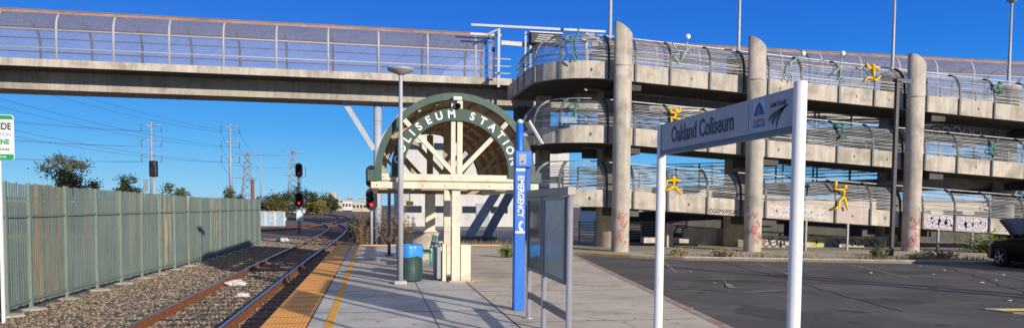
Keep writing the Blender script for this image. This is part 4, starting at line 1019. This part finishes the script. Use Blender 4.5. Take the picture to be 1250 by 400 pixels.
# dark square lamp in the parking lot
def lot_lamp(x, y, zt, label):
    t = thing('parking_lamp', label, 'lamp', (x, y, LZ), 0)
    box((x-.16, y-.16, LZ), (x+.16, y+.16, LZ+.05), .01).build('base', 'concrete', t)
    box((x-.07, y-.07, LZ+.05), (x+.07, y+.07, zt), .01).build('pole', 'pole_dark', t)
    h = MB(); h.box((x-.12, y-.12, zt-.06), (x+.60, y+.12, zt+.07), .02); h.build('lamp_head', 'pole_dark', t)
    box((x+.1, y-.1, zt-.075), (x+.56, y+.1, zt-.059)).build('lens', 'lamp_lens', t)
lot_lamp(19.9, 25.6, 6.72, 'dark square lamp post between the lot and the ramp')
up_ = thing('utility_pole', 'pair of thick wooden poles standing out in the parking lot', 'pole', (18.0, 6.2, LZ))
for dx, zt in ((0, 5.1), (.75, 4.6)):
    MB().tube([(18.0+dx, 6.2, LZ), (18.0+dx, 6.2, zt)], [.17, .13], 12).build('shaft', 'wood_tie', up_)
MB().bar((17.9, 6.2, 3.9), (18.85, 6.2, 3.9), .1, .14).build('crossarm', 'wood_tie', up_)

# ================================================================== CAR (nose to the kerb, bonnet open)
car = thing('parked_car', 'black car parked nose to the kerb with its bonnet open', 'car', (21.5, 19.9, LZ), R(-6))
# local: x across, y forward, z up
def loft(sections, smooth=True):
    mb = MB(); m = len(sections[0]); vs = [p for s in sections for p in s]; fs = []
    for i in range(len(sections)-1):
        for q in range(m): fs.append((i*m+q, i*m+(q+1) % m, (i+1)*m+(q+1) % m, (i+1)*m+q))
    fs += [tuple(reversed(range(m))), tuple(range((len(sections)-1)*m, len(sections)*m))]
    return mb.add(vs, fs, smooth)
def csec(y, hw_, z0, z1, rr_):
    pts = []
    for cxx, czz, a0 in ((hw_-rr_, z1-rr_, 0), (-hw_+rr_, z1-rr_, 90), (-hw_+.06, z0+.06, 180), (hw_-.06, z0+.06, 270)):
        r_ = rr_ if a0 < 180 else .06
        for i in range(4):
            a = R(a0+30*i); pts.append((cxx+r_*math.cos(a), y, czz+r_*math.sin(a)))
    return pts
loft([csec(2.22, .60, .30, .62, .08), csec(2.12, .76, .24, .78, .12), csec(1.8, .86, .22, .88, .14), csec(1.0, .89, .22, .98, .14), (csec(.2, .90, .22, 1.02, .12)), csec(-1.2, .90, .22, 1.03, .12), csec(-1.9, .87, .24, 1.0, .14), csec(-2.15, .78, .3, .9, .14)]).build('body', 'black_gloss', car, True)
loft([csec(.95, .70, .94, 1.0, .03), csec(.25, .66, .98, 1.42, .12), csec(-.6, .66, .98, 1.47, .14), csec(-1.3, .64, .98, 1.36, .14), csec(-1.85, .68, .94, 1.02, .04)]).build('cabin', 'black_gloss', car, True)
for sx_ in (-1, 1):
    for q in ([(sx_*.715, .62, 1.05), (sx_*.705, -.35, 1.06), (sx_*.675, -.35, 1.38), (sx_*.675, .22, 1.36)], [(sx_*.705, -.42, 1.06), (sx_*.71, -1.35, 1.06), (sx_*.665, -1.1, 1.33), (sx_*.675, -.42, 1.38)]):
        MB().add(q, [(0, 1, 2, 3)]).build('side_window', 'car_glass', car, True)
MB().add([(-.62, .93, 1.02), (.62, .93, 1.02), (.58, .3, 1.41), (-.58, .3, 1.41)], [(0, 1, 2, 3)]).build('windshield', 'car_glass', car, True)
hd = MB(); nseg = 6; vs = []
for i in range(nseg+1):
    t_ = i/nseg; y = .98+1.08*math.cos(R(40))*t_; z = 1.0+1.08*math.sin(R(40))*t_*.85-.05*math.sin(PI*t_)*-1
    hw_ = .76-.12*t_*t_
    for xx in (-1, -.6, 0, .6, 1): vs.append((xx*hw_, y, z+.05*(1-xx*xx)))
    for xx in (1, .6, 0, -.6, -1): vs.append((xx*hw_, y+.03, z-.05+.05*(1-xx*xx)))
fs = []
for i in range(nseg):
    for q in range(10): fs.append((i*10+q, i*10+(q+1) % 10, (i+1)*10+(q+1) % 10, (i+1)*10+q))
fs += [tuple(range(10)), tuple(range(nseg*10, nseg*10+10))]
hd.add(vs, fs, True).build('bonnet', 'hood_in', car, True)
MB().tube([(.55, 1.7, .9), (.5, 1.55, 1.35)], .012, 6).build('bonnet_stay', 'frame_steel', car, True)
for sx_ in (-1, 1):
    MB().ball((sx_*.68, 2.02, .70), .14, 12, (1, .7, .6)).build('headlight', 'lamp_lens', car, True)
    box((sx_*.9, .55, 1.0), (sx_*1.06, .68, 1.12), .03).build('mirror', 'black_gloss', car, True)
    box((sx_*.60, -2.17, .72), (sx_*.82, -2.05, .86), .02).build('tail_light', 'graf_red', car, True)
box((-.72, 2.08, .26), (.72, 2.26, .46), .05).build('bumper', 'black_gloss', car, True)
for sx_ in (-1, 1):
    for yy in (1.38, -1.35):
        wv = bpy.data.objects.new('wheel', None); col.objects.link(wv); wv.parent = car; wv.location = (sx_*.80, yy, .325)
        def lx(prof, n=24):
            mb = MB(); vs = []; fs = []
            for r_, x in prof:
                for jn in range(n):
                    a = 2*PI*jn/n; vs.append((x*sx_, r_*math.cos(a), r_*math.sin(a)))
            for i in range(len(prof)-1):
                for jn in range(n): fs.append((i*n+jn, i*n+(jn+1) % n, (i+1)*n+(jn+1) % n, (i+1)*n+jn))
            return mb.add(vs, fs, True)
        lx([(.2, -.08), (.29, -.1), (.325, -.07), (.325, .08), (.29, .115), (.22, .12)]).build('tyre', 'tyre', wv, True)
        rm = lx([(.225, .118), (.21, .09), (.205, .05)])
        for q in range(5):
            a = 2*PI*q/5; rm.bar((.1*sx_, .03*math.cos(a), .03*math.sin(a)), (.112*sx_, .21*math.cos(a), .21*math.sin(a)), .055, .02, (1, 0, 0))
        rm.ball((.105*sx_, 0, 0), .05, 10, (.4, 1, 1)); rm.build('rim', 'rim', wv, True)
        MB().ball((.03*sx_, 0, 0), .2, 14, (.15, 1, 1)).build('brake_disc', 'black', wv, True)

# ================================================================== SIGNALS
def signal(x, y, zb_, heads, label, box_z=None, white=True, ladder=True):
    t = thing('railway_signal', label, 'railway signal', (x, y, zb_))
    top = max(h for h in heads)+.5
    MB().tube([(x, y, zb_), (x, y, top-.3)], .07, 10).build('mast', 'pole_grey', t)
    for hz in heads:
        hd_ = MB()
        hd_.slab([(.26*math.cos(a), .26*math.sin(a)+(.25 if math.sin(a) > 0 else -.25)) for a in [2*PI*i/20 for i in range(20)]], (x, y-.12, hz), X_, Z_, .02)
        hd_.box((x-.16, y-.11, hz-.36), (x+.16, y+.12, hz+.36), .03)
        for dz in (.24, 0, -.24):
            hd_.tube([(x, y-.36, hz+dz+.03), (x, y-.13, hz+dz+.03)], .11, 10, False)
        ho = hd_.build('signal_head', 'black', t)
        MB().ball((x, y-.16, hz-.24), .085, 12, (1, .3, 1)).build('red_light', 'red_lamp' if hz == min(heads) else 'red_dim', ho)
        for dz in (.24, 0): MB().ball((x, y-.15, hz+dz), .08, 10, (1, .3, 1)).build('lens', 'black_gloss', ho)
        br_ = MB(); br_.tube([(x+.05, y+.05, hz-.45), (x+.45, y+.05, hz-.45), (x+.45, y+.05, hz+.25)], .02, 6); br_.build('guard_rail', 'grey_metal', t)
    if box_z is not None: box((x-.2, y-.2, box_z), (x+.25, y+.25, box_z+.9), .02).build('relay_box', 'letter_white', t)
    if ladder:
        ld = MB()
        for dx in (-.12, .12): ld.tube([(x+dx, y+.22, zb_), (x+dx, y+.22, top-.6)], .015, 5)
        for i in range(int((top-zb_-.8)/.3)): ld.tube([(x-.12, y+.22, zb_+.3+i*.3), (x+.12, y+.22, zb_+.3+i*.3)], .012, 5)
        ld.build('ladder', 'grey_metal', t)
    return t
signal(-5.3, 55, GZ, (4.15, 2.05), 'two headed railway signal with red light beside the distant track', box_z=.5)
signal(-.12, 34.2, GZ, (3.0, 1.98), 'two headed railway signal with red light beside the left end of the canopy beam', ladder=False)
sb_ = thing('railway_signal', 'dark signal head seen from behind above the green fence', 'railway signal', (-12.3, 45, GZ))
MB().tube([(-12.3, 45, GZ), (-12.3, 45, 3.3)], .07, 8).build('mast', 'pole_grey', sb_)
m_ = MB(); m_.box((-12.5, 44.8, 3.2), (-12.1, 45.2, 4.1), .06); m_.ball((-12.3, 44.85, 3.9), .2, 12, (1, .4, 1)); m_.build('signal_head', 'black', sb_)
m_ = MB(); m_.tube([(-12.75, 45, GZ), (-12.75, 45, 3.0)], .03, 6); m_.box((-12.85, 44.95, 2.4), (-12.65, 45.05, 3.05)); m_.build('ladder', 'grey_metal', sb_)

# ================================================================== POWER LINES
def monopole(x, y, zt, label):
    t = thing('power_pylon', label, 'power pylon', (x, y, GZ)); ends = []
    MB().tube([(x, y, GZ), (x, y, zt)], [.45, .2], 10).build('pole', 'pylon', t)
    H_ = zt-3.7
    for i, hz in enumerate((zt-.5, zt-.5-H_*.21, zt-.5-H_*.42)):
        for sgn in (-1, 1):
            ex = x+sgn*2.0; MB().tube([(x, y, hz-.3), (ex, y, hz)], [.14, .08], 6).build('arm', 'pylon', t)
            MB().tube([(ex, y, hz), (ex, y, hz-1.5)], [.08, .1], 6).build('insulator', 'insulator', t); ends.append(Vector((ex, y, hz-1.5)))
    return ends
eA = monopole(-46.8, 170, 18.9, 'pale steel monopole pylon with six arms behind the signal on the left')
eB = monopole(-32.6, 180, 20.0, 'pale steel monopole pylon with six arms in the middle, left of the lattice towers')
def lattice(x, y, zt, hw_, label):
    t = thing('lattice_tower', label, 'lattice tower', (x, y, GZ)); b_ = MB(); n = 9; ends = []
    for sx_, sy_ in ((-1, -1), (1, -1), (1, 1), (-1, 1)):
        b_.tube([(x+sx_*hw_, y+sy_*hw_, GZ), (x+sx_*.5, y+sy_*.5, zt)], .14, 4)
    for i in range(n):
        z0, z1 = GZ+(zt-GZ)*i/n, GZ+(zt-GZ)*(i+1)/n; w0, w1 = hw_+(.5-hw_)*i/n, hw_+(.5-hw_)*(i+1)/n
        for (ax, ay, bx, by) in ((-1, -1, 1, -1), (1, -1, 1, 1), (1, 1, -1, 1), (-1, 1, -1, -1)):
            b_.tube([(x+ax*w0, y+ay*w0, z0), (x+bx*w1, y+by*w1, z1)], .07, 3); b_.tube([(x+bx*w0, y+by*w0, z0), (x+ax*w1, y+ay*w1, z1)], .07, 3)
    b_.build('frame', 'pylon', t)
    for hz in (zt-1, zt-5, zt-9):
        for sgn in (-1, 1):
            MB().tube([(x, y, hz), (x+sgn*3.4, y, hz+.2)], [.2, .1], 4).build('arm', 'pylon', t); ends.append(Vector((x+sgn*3.4, y, hz)))
    return ends
eC = lattice(-41.8, 260, 19.2, 2.3, 'lattice power tower just right of the middle monopole pylon')
eD = lattice(-27.2, 262, 20.4, 2.3, 'lattice power tower above the distant trackside signal')
def wire(a, b, sag, rad):
    pts = []
    for i in range(25):
        t_ = i/24; p = a.lerp(b, t_); p.z -= sag*4*t_*(1-t_); pts.append(p)
    o = MB().tube(pts, rad, 5).build('power_line', 'wire')
    tag(o, 'thin dark power line sagging across the sky at the left', 'power line', 'power lines strung from the pylons')
for i, p in enumerate(eB):
    wire(p, Vector((-62+(i % 2)*4.5, 62, 22.5-(i//2)*3.8)), 2.4, .022)
for i, p in enumerate(eA):
    wire(p, Vector((-95+(i % 2)*4.5, 70, 17-(i//2)*3.0)), 2.0, .022)
for i in range(6): wire(eB[i], eC[i], 1.2, .03)
for i in (0, 1, 3): wire(eC[i], eD[i], .8, .03)
tp = thing('utility_pole', 'thin grey mast rising above the end of the fence', 'pole', (-17.3, 120, GZ)); MB().tube([(-17.3, 120, GZ), (-17.3, 120, 10.4)], [.16, .06], 8).build('shaft', 'pylon', tp)
MB().tube([(-17.9, 120, 7.2), (-16.7, 120, 7.2)], .05, 6).build('crossarm', 'pylon', tp)
tp = thing('utility_pole', 'short rust brown pole above the end of the fence', 'pole', (-13.9, 90, GZ)); MB().tube([(-13.9, 90, GZ), (-13.9, 90, 4.4)], [.22, .2], 8).build('shaft', 'rust_pole', tp)
MB().lathe((-13.9, 90, 4.4), [(.24, 0), (.24, .1), (.05, .16)], 8).build('cap', 'rust_pole', tp)

# ================================================================== VEGETATION
def tree(name, label, x, y, h, rad, leaf, seed, n=1600, trunk_h=.35, ls=.22, sparse=0., zb_=GZ, group=None, cat='tree', flat=.75, clumps=26):
    q = random.Random(seed); t = thing(name, label, cat, (x, y, zb_), 0, group)
    tb_ = MB(); th_ = h*trunk_h; fork = Vector((x, y, zb_+th_))
    tr_ = max(.05, rad*.075)
    tb_.tube([(x, y, zb_-.1), (x+q.uniform(-.05, .05)*h, y, zb_+th_*.6), fork], [tr_*1.3, tr_, tr_*.85], 8)
    cz_ = zb_+h-(h-th_)*.5; hz_ = (h-th_*.8)*.5
    lf = MB(); centers = []
    for i in range(clumps):
        while True:
            p = Vector((q.uniform(-1, 1), q.uniform(-1, 1), q.uniform(-1, 1)))
            if .25 < p.length < 1: break
        p *= q.uniform(.75, 1.08)
        c_ = Vector((x+p.x*rad, y+p.y*rad, cz_+p.z*hz_)); centers.append(c_)
        mid = fork.lerp(c_, .5)+Vector((0, 0, .08*h))
        tb_.tube([fork, mid, c_], [tr_*.5, tr_*.26, tr_*.07], 5)
    per = n//clumps
    for c_ in centers:
        cr_ = rad*q.uniform(.22, .42)
        for i in range(per):
            d = Vector((q.gauss(0, 1), q.gauss(0, 1), q.gauss(0, .75))); d *= cr_*.5
            p = c_+d; s_ = ls*q.uniform(.5, 1.3)
            a = Vector((q.uniform(-1, 1), q.uniform(-1, 1), q.uniform(-.6, .6))).normalized(); b_ = a.cross(Vector((q.uniform(-1, 1), q.uniform(-1, 1), q.uniform(-1, 1)))).normalized()
            lf.add([p-a*s_*.5, p+b_*s_*.3, p+a*s_*.5, p-b_*s_*.3], [(0, 1, 2, 3)])
    lf.build('crown', leaf, t); tb_.build('trunk', 'bark', t)
    return t
tree('broad_tree', 'broad olive tree with bare twigs at its edges behind the fence at the left', -22.4, 60, 5.35, 1.9, 'leaf_olive', 11, 5200, .40, .19, clumps=40)
p = at(158, 228, 80); tree('round_tree', 'small dark round tree behind the fence, left of the signal head', p.x, 80, 4.6, 1.5, 'leaf_dark', 12, 2400, .3, .26)
p = at(213, 236, 90); tree('round_tree', 'low olive yellow tree behind the fence, right of the signal head', p.x, 90, 4.1, 2.0, 'leaf_olive', 13, 2400, .3, .28)
p = at(288, 240, 100); tree('round_tree', 'low olive tree behind the fence just before its end', p.x, 100, 3.9, 1.8, 'leaf_olive', 14, 2400, .3, .28)
for i, (u, Y, h, rad, leaf, lab) in enumerate(((328, 120, 5.6, 3.0, 'leaf_olive', 'olive tree just right of the rust brown pole'), (346, 135, 6.2, 3.0, 'leaf_green', 'green tree behind the pale graffiti wall'), (352, 142, 5.2, 2.6, 'leaf_dark', 'dark tree standing left of the distant signal mast'),
        (363, 150, 8.0, 3.2, 'leaf_dark', 'tall dark tree directly behind the distant signal'), (374, 155, 7.8, 2.8, 'leaf_dark', 'tall dark tree right of the distant signal'), (384, 160, 5.8, 2.6, 'leaf_green', 'green tree left of the yellow tree in the distance'),
        (388, 130, 4.0, 2.6, 'leaf_yellow', 'yellow autumn tree in the distance'), (398, 150, 6.2, 3.0, 'leaf_green', 'rounded green tree right of the yellow tree'), (405, 170, 5.4, 2.4, 'leaf_dark', 'dark bushy tree before the pale stepped building'),
        (337, 128, 4.3, 2.4, 'leaf_yellow', 'low golden tree above the pale graffiti wall'))):
    p = at(u, 250, Y); tree('far_tree', lab, p.x, Y, h*.66, rad*.8, leaf, 30+i, 1500, .22, .36, clumps=22)
def shrub(name, label, x, y, h, rad, leaf, seed, n=500, ls=.12, zb_=LZ, twigs='twig_brown', group=None):
    q = random.Random(seed); t = thing(name, label, 'shrub', (x, y, zb_), 0, group); tw = MB(); lf = MB()
    for i in range(30):
        a = q.random()*6.28; r_ = rad*math.sqrt(q.random()); tip = Vector((x+r_*math.cos(a), y+r_*math.sin(a), zb_+h*q.uniform(.55, 1.05)*(1-.35*(r_/rad)**2)))
        base = Vector((x+r_*.3*math.cos(a), y+r_*.3*math.sin(a), zb_-.02)); tw.tube([base, base.lerp(tip, .5)+Vector((0, 0, .05)), tip], [.02, .012, .004], 4)
        for j_ in range(n//30):
            t_ = q.uniform(.2, 1.05); p = base.lerp(tip, t_)+Vector((q.gauss(0, .09), q.gauss(0, .09), q.gauss(0, .09)))*rad
            s_ = ls*q.uniform(.5, 1.3); aa = Vector((q.uniform(-1, 1), q.uniform(-1, 1), q.uniform(-.3, 1))).normalized(); bb = aa.orthogonal().normalized()
            lf.add([p-aa*s_*.5, p+bb*s_*.28, p+aa*s_*.5, p-bb*s_*.28], [(0, 1, 2, 3)])
    lf.build('foliage', leaf, t); tw.build('stems', twigs, t); return t
shrub('dry_bush', 'tall dry brown bush left of the footbridge pier', -.6, 37.2, 1.9, .6, 'twig_brown', 51, 1000, .10, GZ)
shrub('dry_bush', 'dry brown bush just right of the footbridge pier', .75, 36.6, 2.3, .8, 'twig_brown', 52, 1200, .10, GZ)
shrub('dry_bush', 'dry brown bush under the left part of the canopy beam', 1.6, 37.5, 2.2, .6, 'twig_brown', 53, 900, .10, GZ)
shrub('dry_bush', 'low dark bush beside the track beyond the platform end', -.7, 43, 1.5, .8, 'leaf_dark', 54, 1200, .18, GZ)
shrub('green_bush', 'bright green low bush below the graffiti wall at the right', 25.9, 27.4, .85, 1.2, 'leaf_bright', 55, 1400, .13, -.06)
shrub('weed_clump', 'small green weed growing from the sidewalk beside the blue pole', 4.43, 24.4, .42, .35, 'leaf_bright', 56, 350, .1, 0)
shrub('weed_clump', 'green yellow weed at the kerb left of the dark lot lamp', 18.0, 23.7, .55, .4, 'leaf_olive', 57, 400, .1, -.06)
shrub('weed_clump', 'dry tan weed at the kerb right of the middle column', 12.7, 25.3, .3, .5, 'dry_weed', 58, 400, .1, -.06)
shrub('weed_clump', 'dry tan weed at the kerb near the left sign post', 11.2, 25.9, .28, .4, 'dry_weed', 59, 300, .1, -.06)
shrub('weed_clump', 'olive weeds around the foot of the dark lot lamp', 20.6, 24.0, .35, .7, 'leaf_olive', 60, 500, .1, -.06)
shrub('weed_clump', 'dry weeds along the kerb just left of the black car', 19.2, 23.3, .25, .6, 'dry_weed', 62, 400, .1, -.06)
p = at(1240, 235, 46); tree('bare_tree', 'brown leafed tree glimpsed past the right end of the ramp', p.x, 46, 5.0, 2.2, 'twig_brown', 61, 1600, .3, .22)
wd_ = MB(); q = random.Random(77)
def blade(x, y, z, h, wv):
    a = q.random()*6.28; dx, dy = math.cos(a)*wv, math.sin(a)*wv; lx_, ly_ = q.gauss(0, .3)*h, q.gauss(0, .3)*h
    wd_.add([(x-dx, y-dy, z), (x+dx, y+dy, z), (x+lx_, y+ly_, z+h)], [(0, 1, 2)])
for i in range(2600):
    s_ = q.random(); x = 10+s_*14; yk = None
    for (xa, ya), (xb, yb) in zip(kerb, kerb[1:]):
        if xa <= x <= xb: yk = ya+(yb-ya)*(x-xa)/(xb-xa)
    y = yk+.25+abs(q.gauss(0, .7)); 
    if noise.noise(Vector((x*.7, y*.7, 3))) > -.05: blade(x, y, -.06, q.uniform(.06, .26), .012)
for i in range(900): blade(q.uniform(2.2, 6.8), PE+.15+abs(q.gauss(0, .35)), -.06 if False else GZ, q.uniform(.4, .75), .02)
for i in range(700): blade(q.uniform(-6.4, -5.7)+.0, q.uniform(12, 40), GZ, q.uniform(.03, .12), .008)
tag(wd_.build('dry_grass', 'dry_weed'), 'thin dry grass along the kerb and the platform end', 'grass', kind='stuff')

# ================================================================== BUILDINGS BEYOND
def building(name, label, x0, x1, y0, y1, h, wall, nwin=4, rows=1, parapet=True, zb_=GZ, roof='roof', wh=None, step=None):
    t = thing(name, label, 'building', ((x0+x1)/2, (y0+y1)/2, zb_))
    b_ = MB(); b_.box((x0, y0, zb_-.1), (x1, y1, zb_+h))
    if step: b_.box((x0+(x1-x0)*step[0], y0+.3, zb_+h), (x0+(x1-x0)*step[1], y1, zb_+h*step[2]))
    b_.build('wall', wall, t)
    r_ = MB(); e = (x1-x0)*.012; r_.box((x0-e, y0-e, zb_+h), (x1+e, y0+.28, zb_+h+.12*max(1, h/6))); r_.box((x0, y0+.5, zb_+h-.02+.03), (x1, y1, zb_+h+.05)) if not step else None
    r_.build('roof', roof, t)
    wh = wh or h*.3/rows
    for r__ in range(rows):
        for i in range(nwin):
            cx_ = x0+(i+.5)*(x1-x0)/nwin; wv = (x1-x0)/nwin*.3; zc = zb_+h*(r__+.55)/rows
            f_ = box((cx_-wv-.05, y0-.03, zc-wh/2-.05), (cx_+wv+.05, y0-.0, zc+wh/2+.05)).build('window', wall, t)
            box((cx_-wv, y0-.05, zc-wh/2), (cx_+wv, y0-.031, zc+wh/2)).build('pane', 'window_dark', f_)
    return t
pL, pR = at(486, 250, 76), at(694, 250, 76)
wb = building('station_building', 'white walled building behind the canopy and the left end of the ramp', pL.x, pR.x, 76, 92, 9.6, 'white_wall', 6, 3, wh=.7)
dr = box((pL.x+8.0, 75.92, GZ), (pL.x+9.4, 75.98, 2.0)).build('door', 'strut_dark', wb); box((pL.x+9.2, 75.86, .7), (pL.x+9.28, 75.92, .9)).build('handle', 'alu', dr)
p0, p1 = at(312, 250, 75), at(347, 250, 75)
gw = thing('graffiti_wall', 'low pale wall with faded blue graffiti beyond the end of the fence', 'wall', ((p0.x+p1.x)/2, 75, GZ))
box((p0.x, 75, GZ), (p1.x, 75.2, .95)).build('wall_panel', 'bld_blue', gw); box((p0.x-.03, 74.95, .95), (p1.x+.03, 75.25, 1.03)).build('coping', 'concrete', gw)
for k_ in range(4):
    x_ = p0.x+k_*(p1.x-p0.x)/3; box((x_-.08, 74.94, GZ), (x_+.08, 74.998, .95)).build('pilaster', 'bld_white', gw)
for k_, mm_ in ((0, 'bld_blue'), (1, 'graf_blue'), (2, 'bld_blue')):
    m_ = MB(); m_.ribbon(blob(p0.x+.6+k_*.95, .35, .6, .55, 80+k_), .22, (0, 74.985, 0), X_, Z_); m_.build('graffiti', mm_, gw)
FAR = [('warehouse', 'low white warehouse behind the distant signal mast', 352, 372, 190, 2.9, 'bld_white', 5, 1, None), ('warehouse', 'pale blue warehouse right of the distant signal', 371, 386, 230, 3.1, 'bld_blue', 4, 1, None),
       ('stepped_building', 'cream stepped building right of the distant trees', 400, 418, 260, 4.2, 'bld_tan', 5, 2, (.15, .6, 1.5)), ('tower_block', 'pinkish tower block on the skyline', 423, 430, 420, 6.0, 'bld_pink', 3, 4, None),
       ('warehouse', 'long white warehouse below the pinkish tower', 414, 440, 300, 3.6, 'bld_white', 7, 1, None), ('tower_block', 'grey blue tower block left of the dry bushes', 437, 446, 400, 6.0, 'bld_blue', 3, 4, None), ('warehouse', 'cream warehouse at the end of the track view', 430, 452, 240, 3.0, 'bld_tan', 5, 1, None), ('tower_block', 'cream tower block behind the canopy signal', 446, 456, 450, 7.0, 'bld_white', 3, 4, None)]
for nm, lab, u0_, u1_, Y, h, wm, nw, rows, stp in FAR:
    a, b = at(u0_, 250, Y), at(u1_, 250, Y); building(nm, lab, a.x, b.x, Y, Y+(b.x-a.x), h, wm, nw, rows, step=stp)
building('low_storefront', 'low dark storefront seen under the ramp beside the left sign post', 17, 30, 52, 60, 2.6, 'bld_blue', 6, 1, wh=1.3)
building('warehouse', 'wide tan warehouse glimpsed through the ramp at the right', 31, 58, 60, 75, 3.0, 'bld_tan', 8, 1, wh=.9)

# ================================================================== LITTER
def crumple(name, label, cat, x, y, z, r_, mname, seed, group=None, sq=.45):
    bm = bmesh.new(); bmesh.ops.create_icosphere(bm, subdivisions=3, radius=1)
    for v in bm.verts:
        k_ = 1+.45*noise.noise(v.co*2.2+Vector((seed, 0, 0)))+.2*noise.noise(v.co*6+Vector((seed, 5, 0))); v.co *= k_; v.co = Vector((v.co.x*r_*1.2, v.co.y*r_*.8, max(0, (v.co.z+.6)*r_*sq)))
    bm.verts.index_update(); mb = MB(); mb.add([v.co for v in bm.verts], [[v.index for v in f.verts] for f in bm.faces]); bm.free()
    o = mb.build(name, mname); o.location = (x, y, z); return tag(o, label, cat, group)
crumple('plastic_bag', 'larger white plastic bag lying between the rails', 'plastic bag', -3.55, 20.2, GZ+.0, .22, 'bag_white', 1)
crumple('plastic_bag', 'smaller white crumpled bag between the rails, nearer than the larger one', 'plastic bag', -3.0, 17.8, GZ, .13, 'bag_white', 2)
crumple('plastic_bag', 'white bag beside the track near the end of the fence', 'plastic bag', -5.2, 44, GZ, .3, 'bag_white', 3)
q = random.Random(9)
for i in range(14):
    x, y = q.uniform(-6.2, -2.6), q.uniform(13, 30)
    crumple('litter_scrap', 'small pale scrap of litter lying on the track gravel', 'litter', x, y, GZ, q.uniform(.02, .04), 'bag_white', 10+i, 'scraps of litter on the track gravel', .3)
for i, (x, y) in enumerate(((14.5, 19.5), (16.2, 19.0), (17.6, 20.2), (16.6, 17.2), (18.2, 18.6), (15.6, 16.6), (12.3, 19.8), (9.2, 20.4), (17.9, 21.6), (13.1, 13.2), (8.4, 17.2))):
    crumple('litter_scrap', 'small pale scrap of litter lying on the dark asphalt lot', 'litter', x, y, LZ, q.uniform(.025, .05), 'bag_white', 40+i, 'scraps of litter on the parking lot', .3)
crumple('paper_cup', 'pinkish flattened scrap lying near the red kerb', 'litter', 5.75, 12.8, LZ, .07, 'graf_pink', 60, sq=.25)
# small pigeon on the asphalt
bd_ = thing('pigeon', 'small grey pigeon standing alone on the asphalt', 'bird', (7.75, 15.15, LZ))
m_ = MB(); X0, Y0, Z0 = 7.75, 15.15, LZ
m_.tube([(X0+.16, Y0, Z0+.10), (X0+.08, Y0, Z0+.13), (X0, Y0, Z0+.15), (X0-.07, Y0, Z0+.17), (X0-.10, Y0, Z0+.22), (X0-.115, Y0, Z0+.255), (X0-.14, Y0, Z0+.255), (X0-.165, Y0, Z0+.25)], [.012, .035, .06, .055, .03, .028, .02, .003], 10)
for dy in (-.025, .025): m_.tube([(X0, Y0+dy, Z0+.12), (X0+.005, Y0+dy, Z0+.05), (X0-.005, Y0+dy, Z0+.005), (X0-.04, Y0+dy, Z0+.003)], [.012, .006, .005, .004], 6)
m_.build('body', 'bird_grey', bd_)
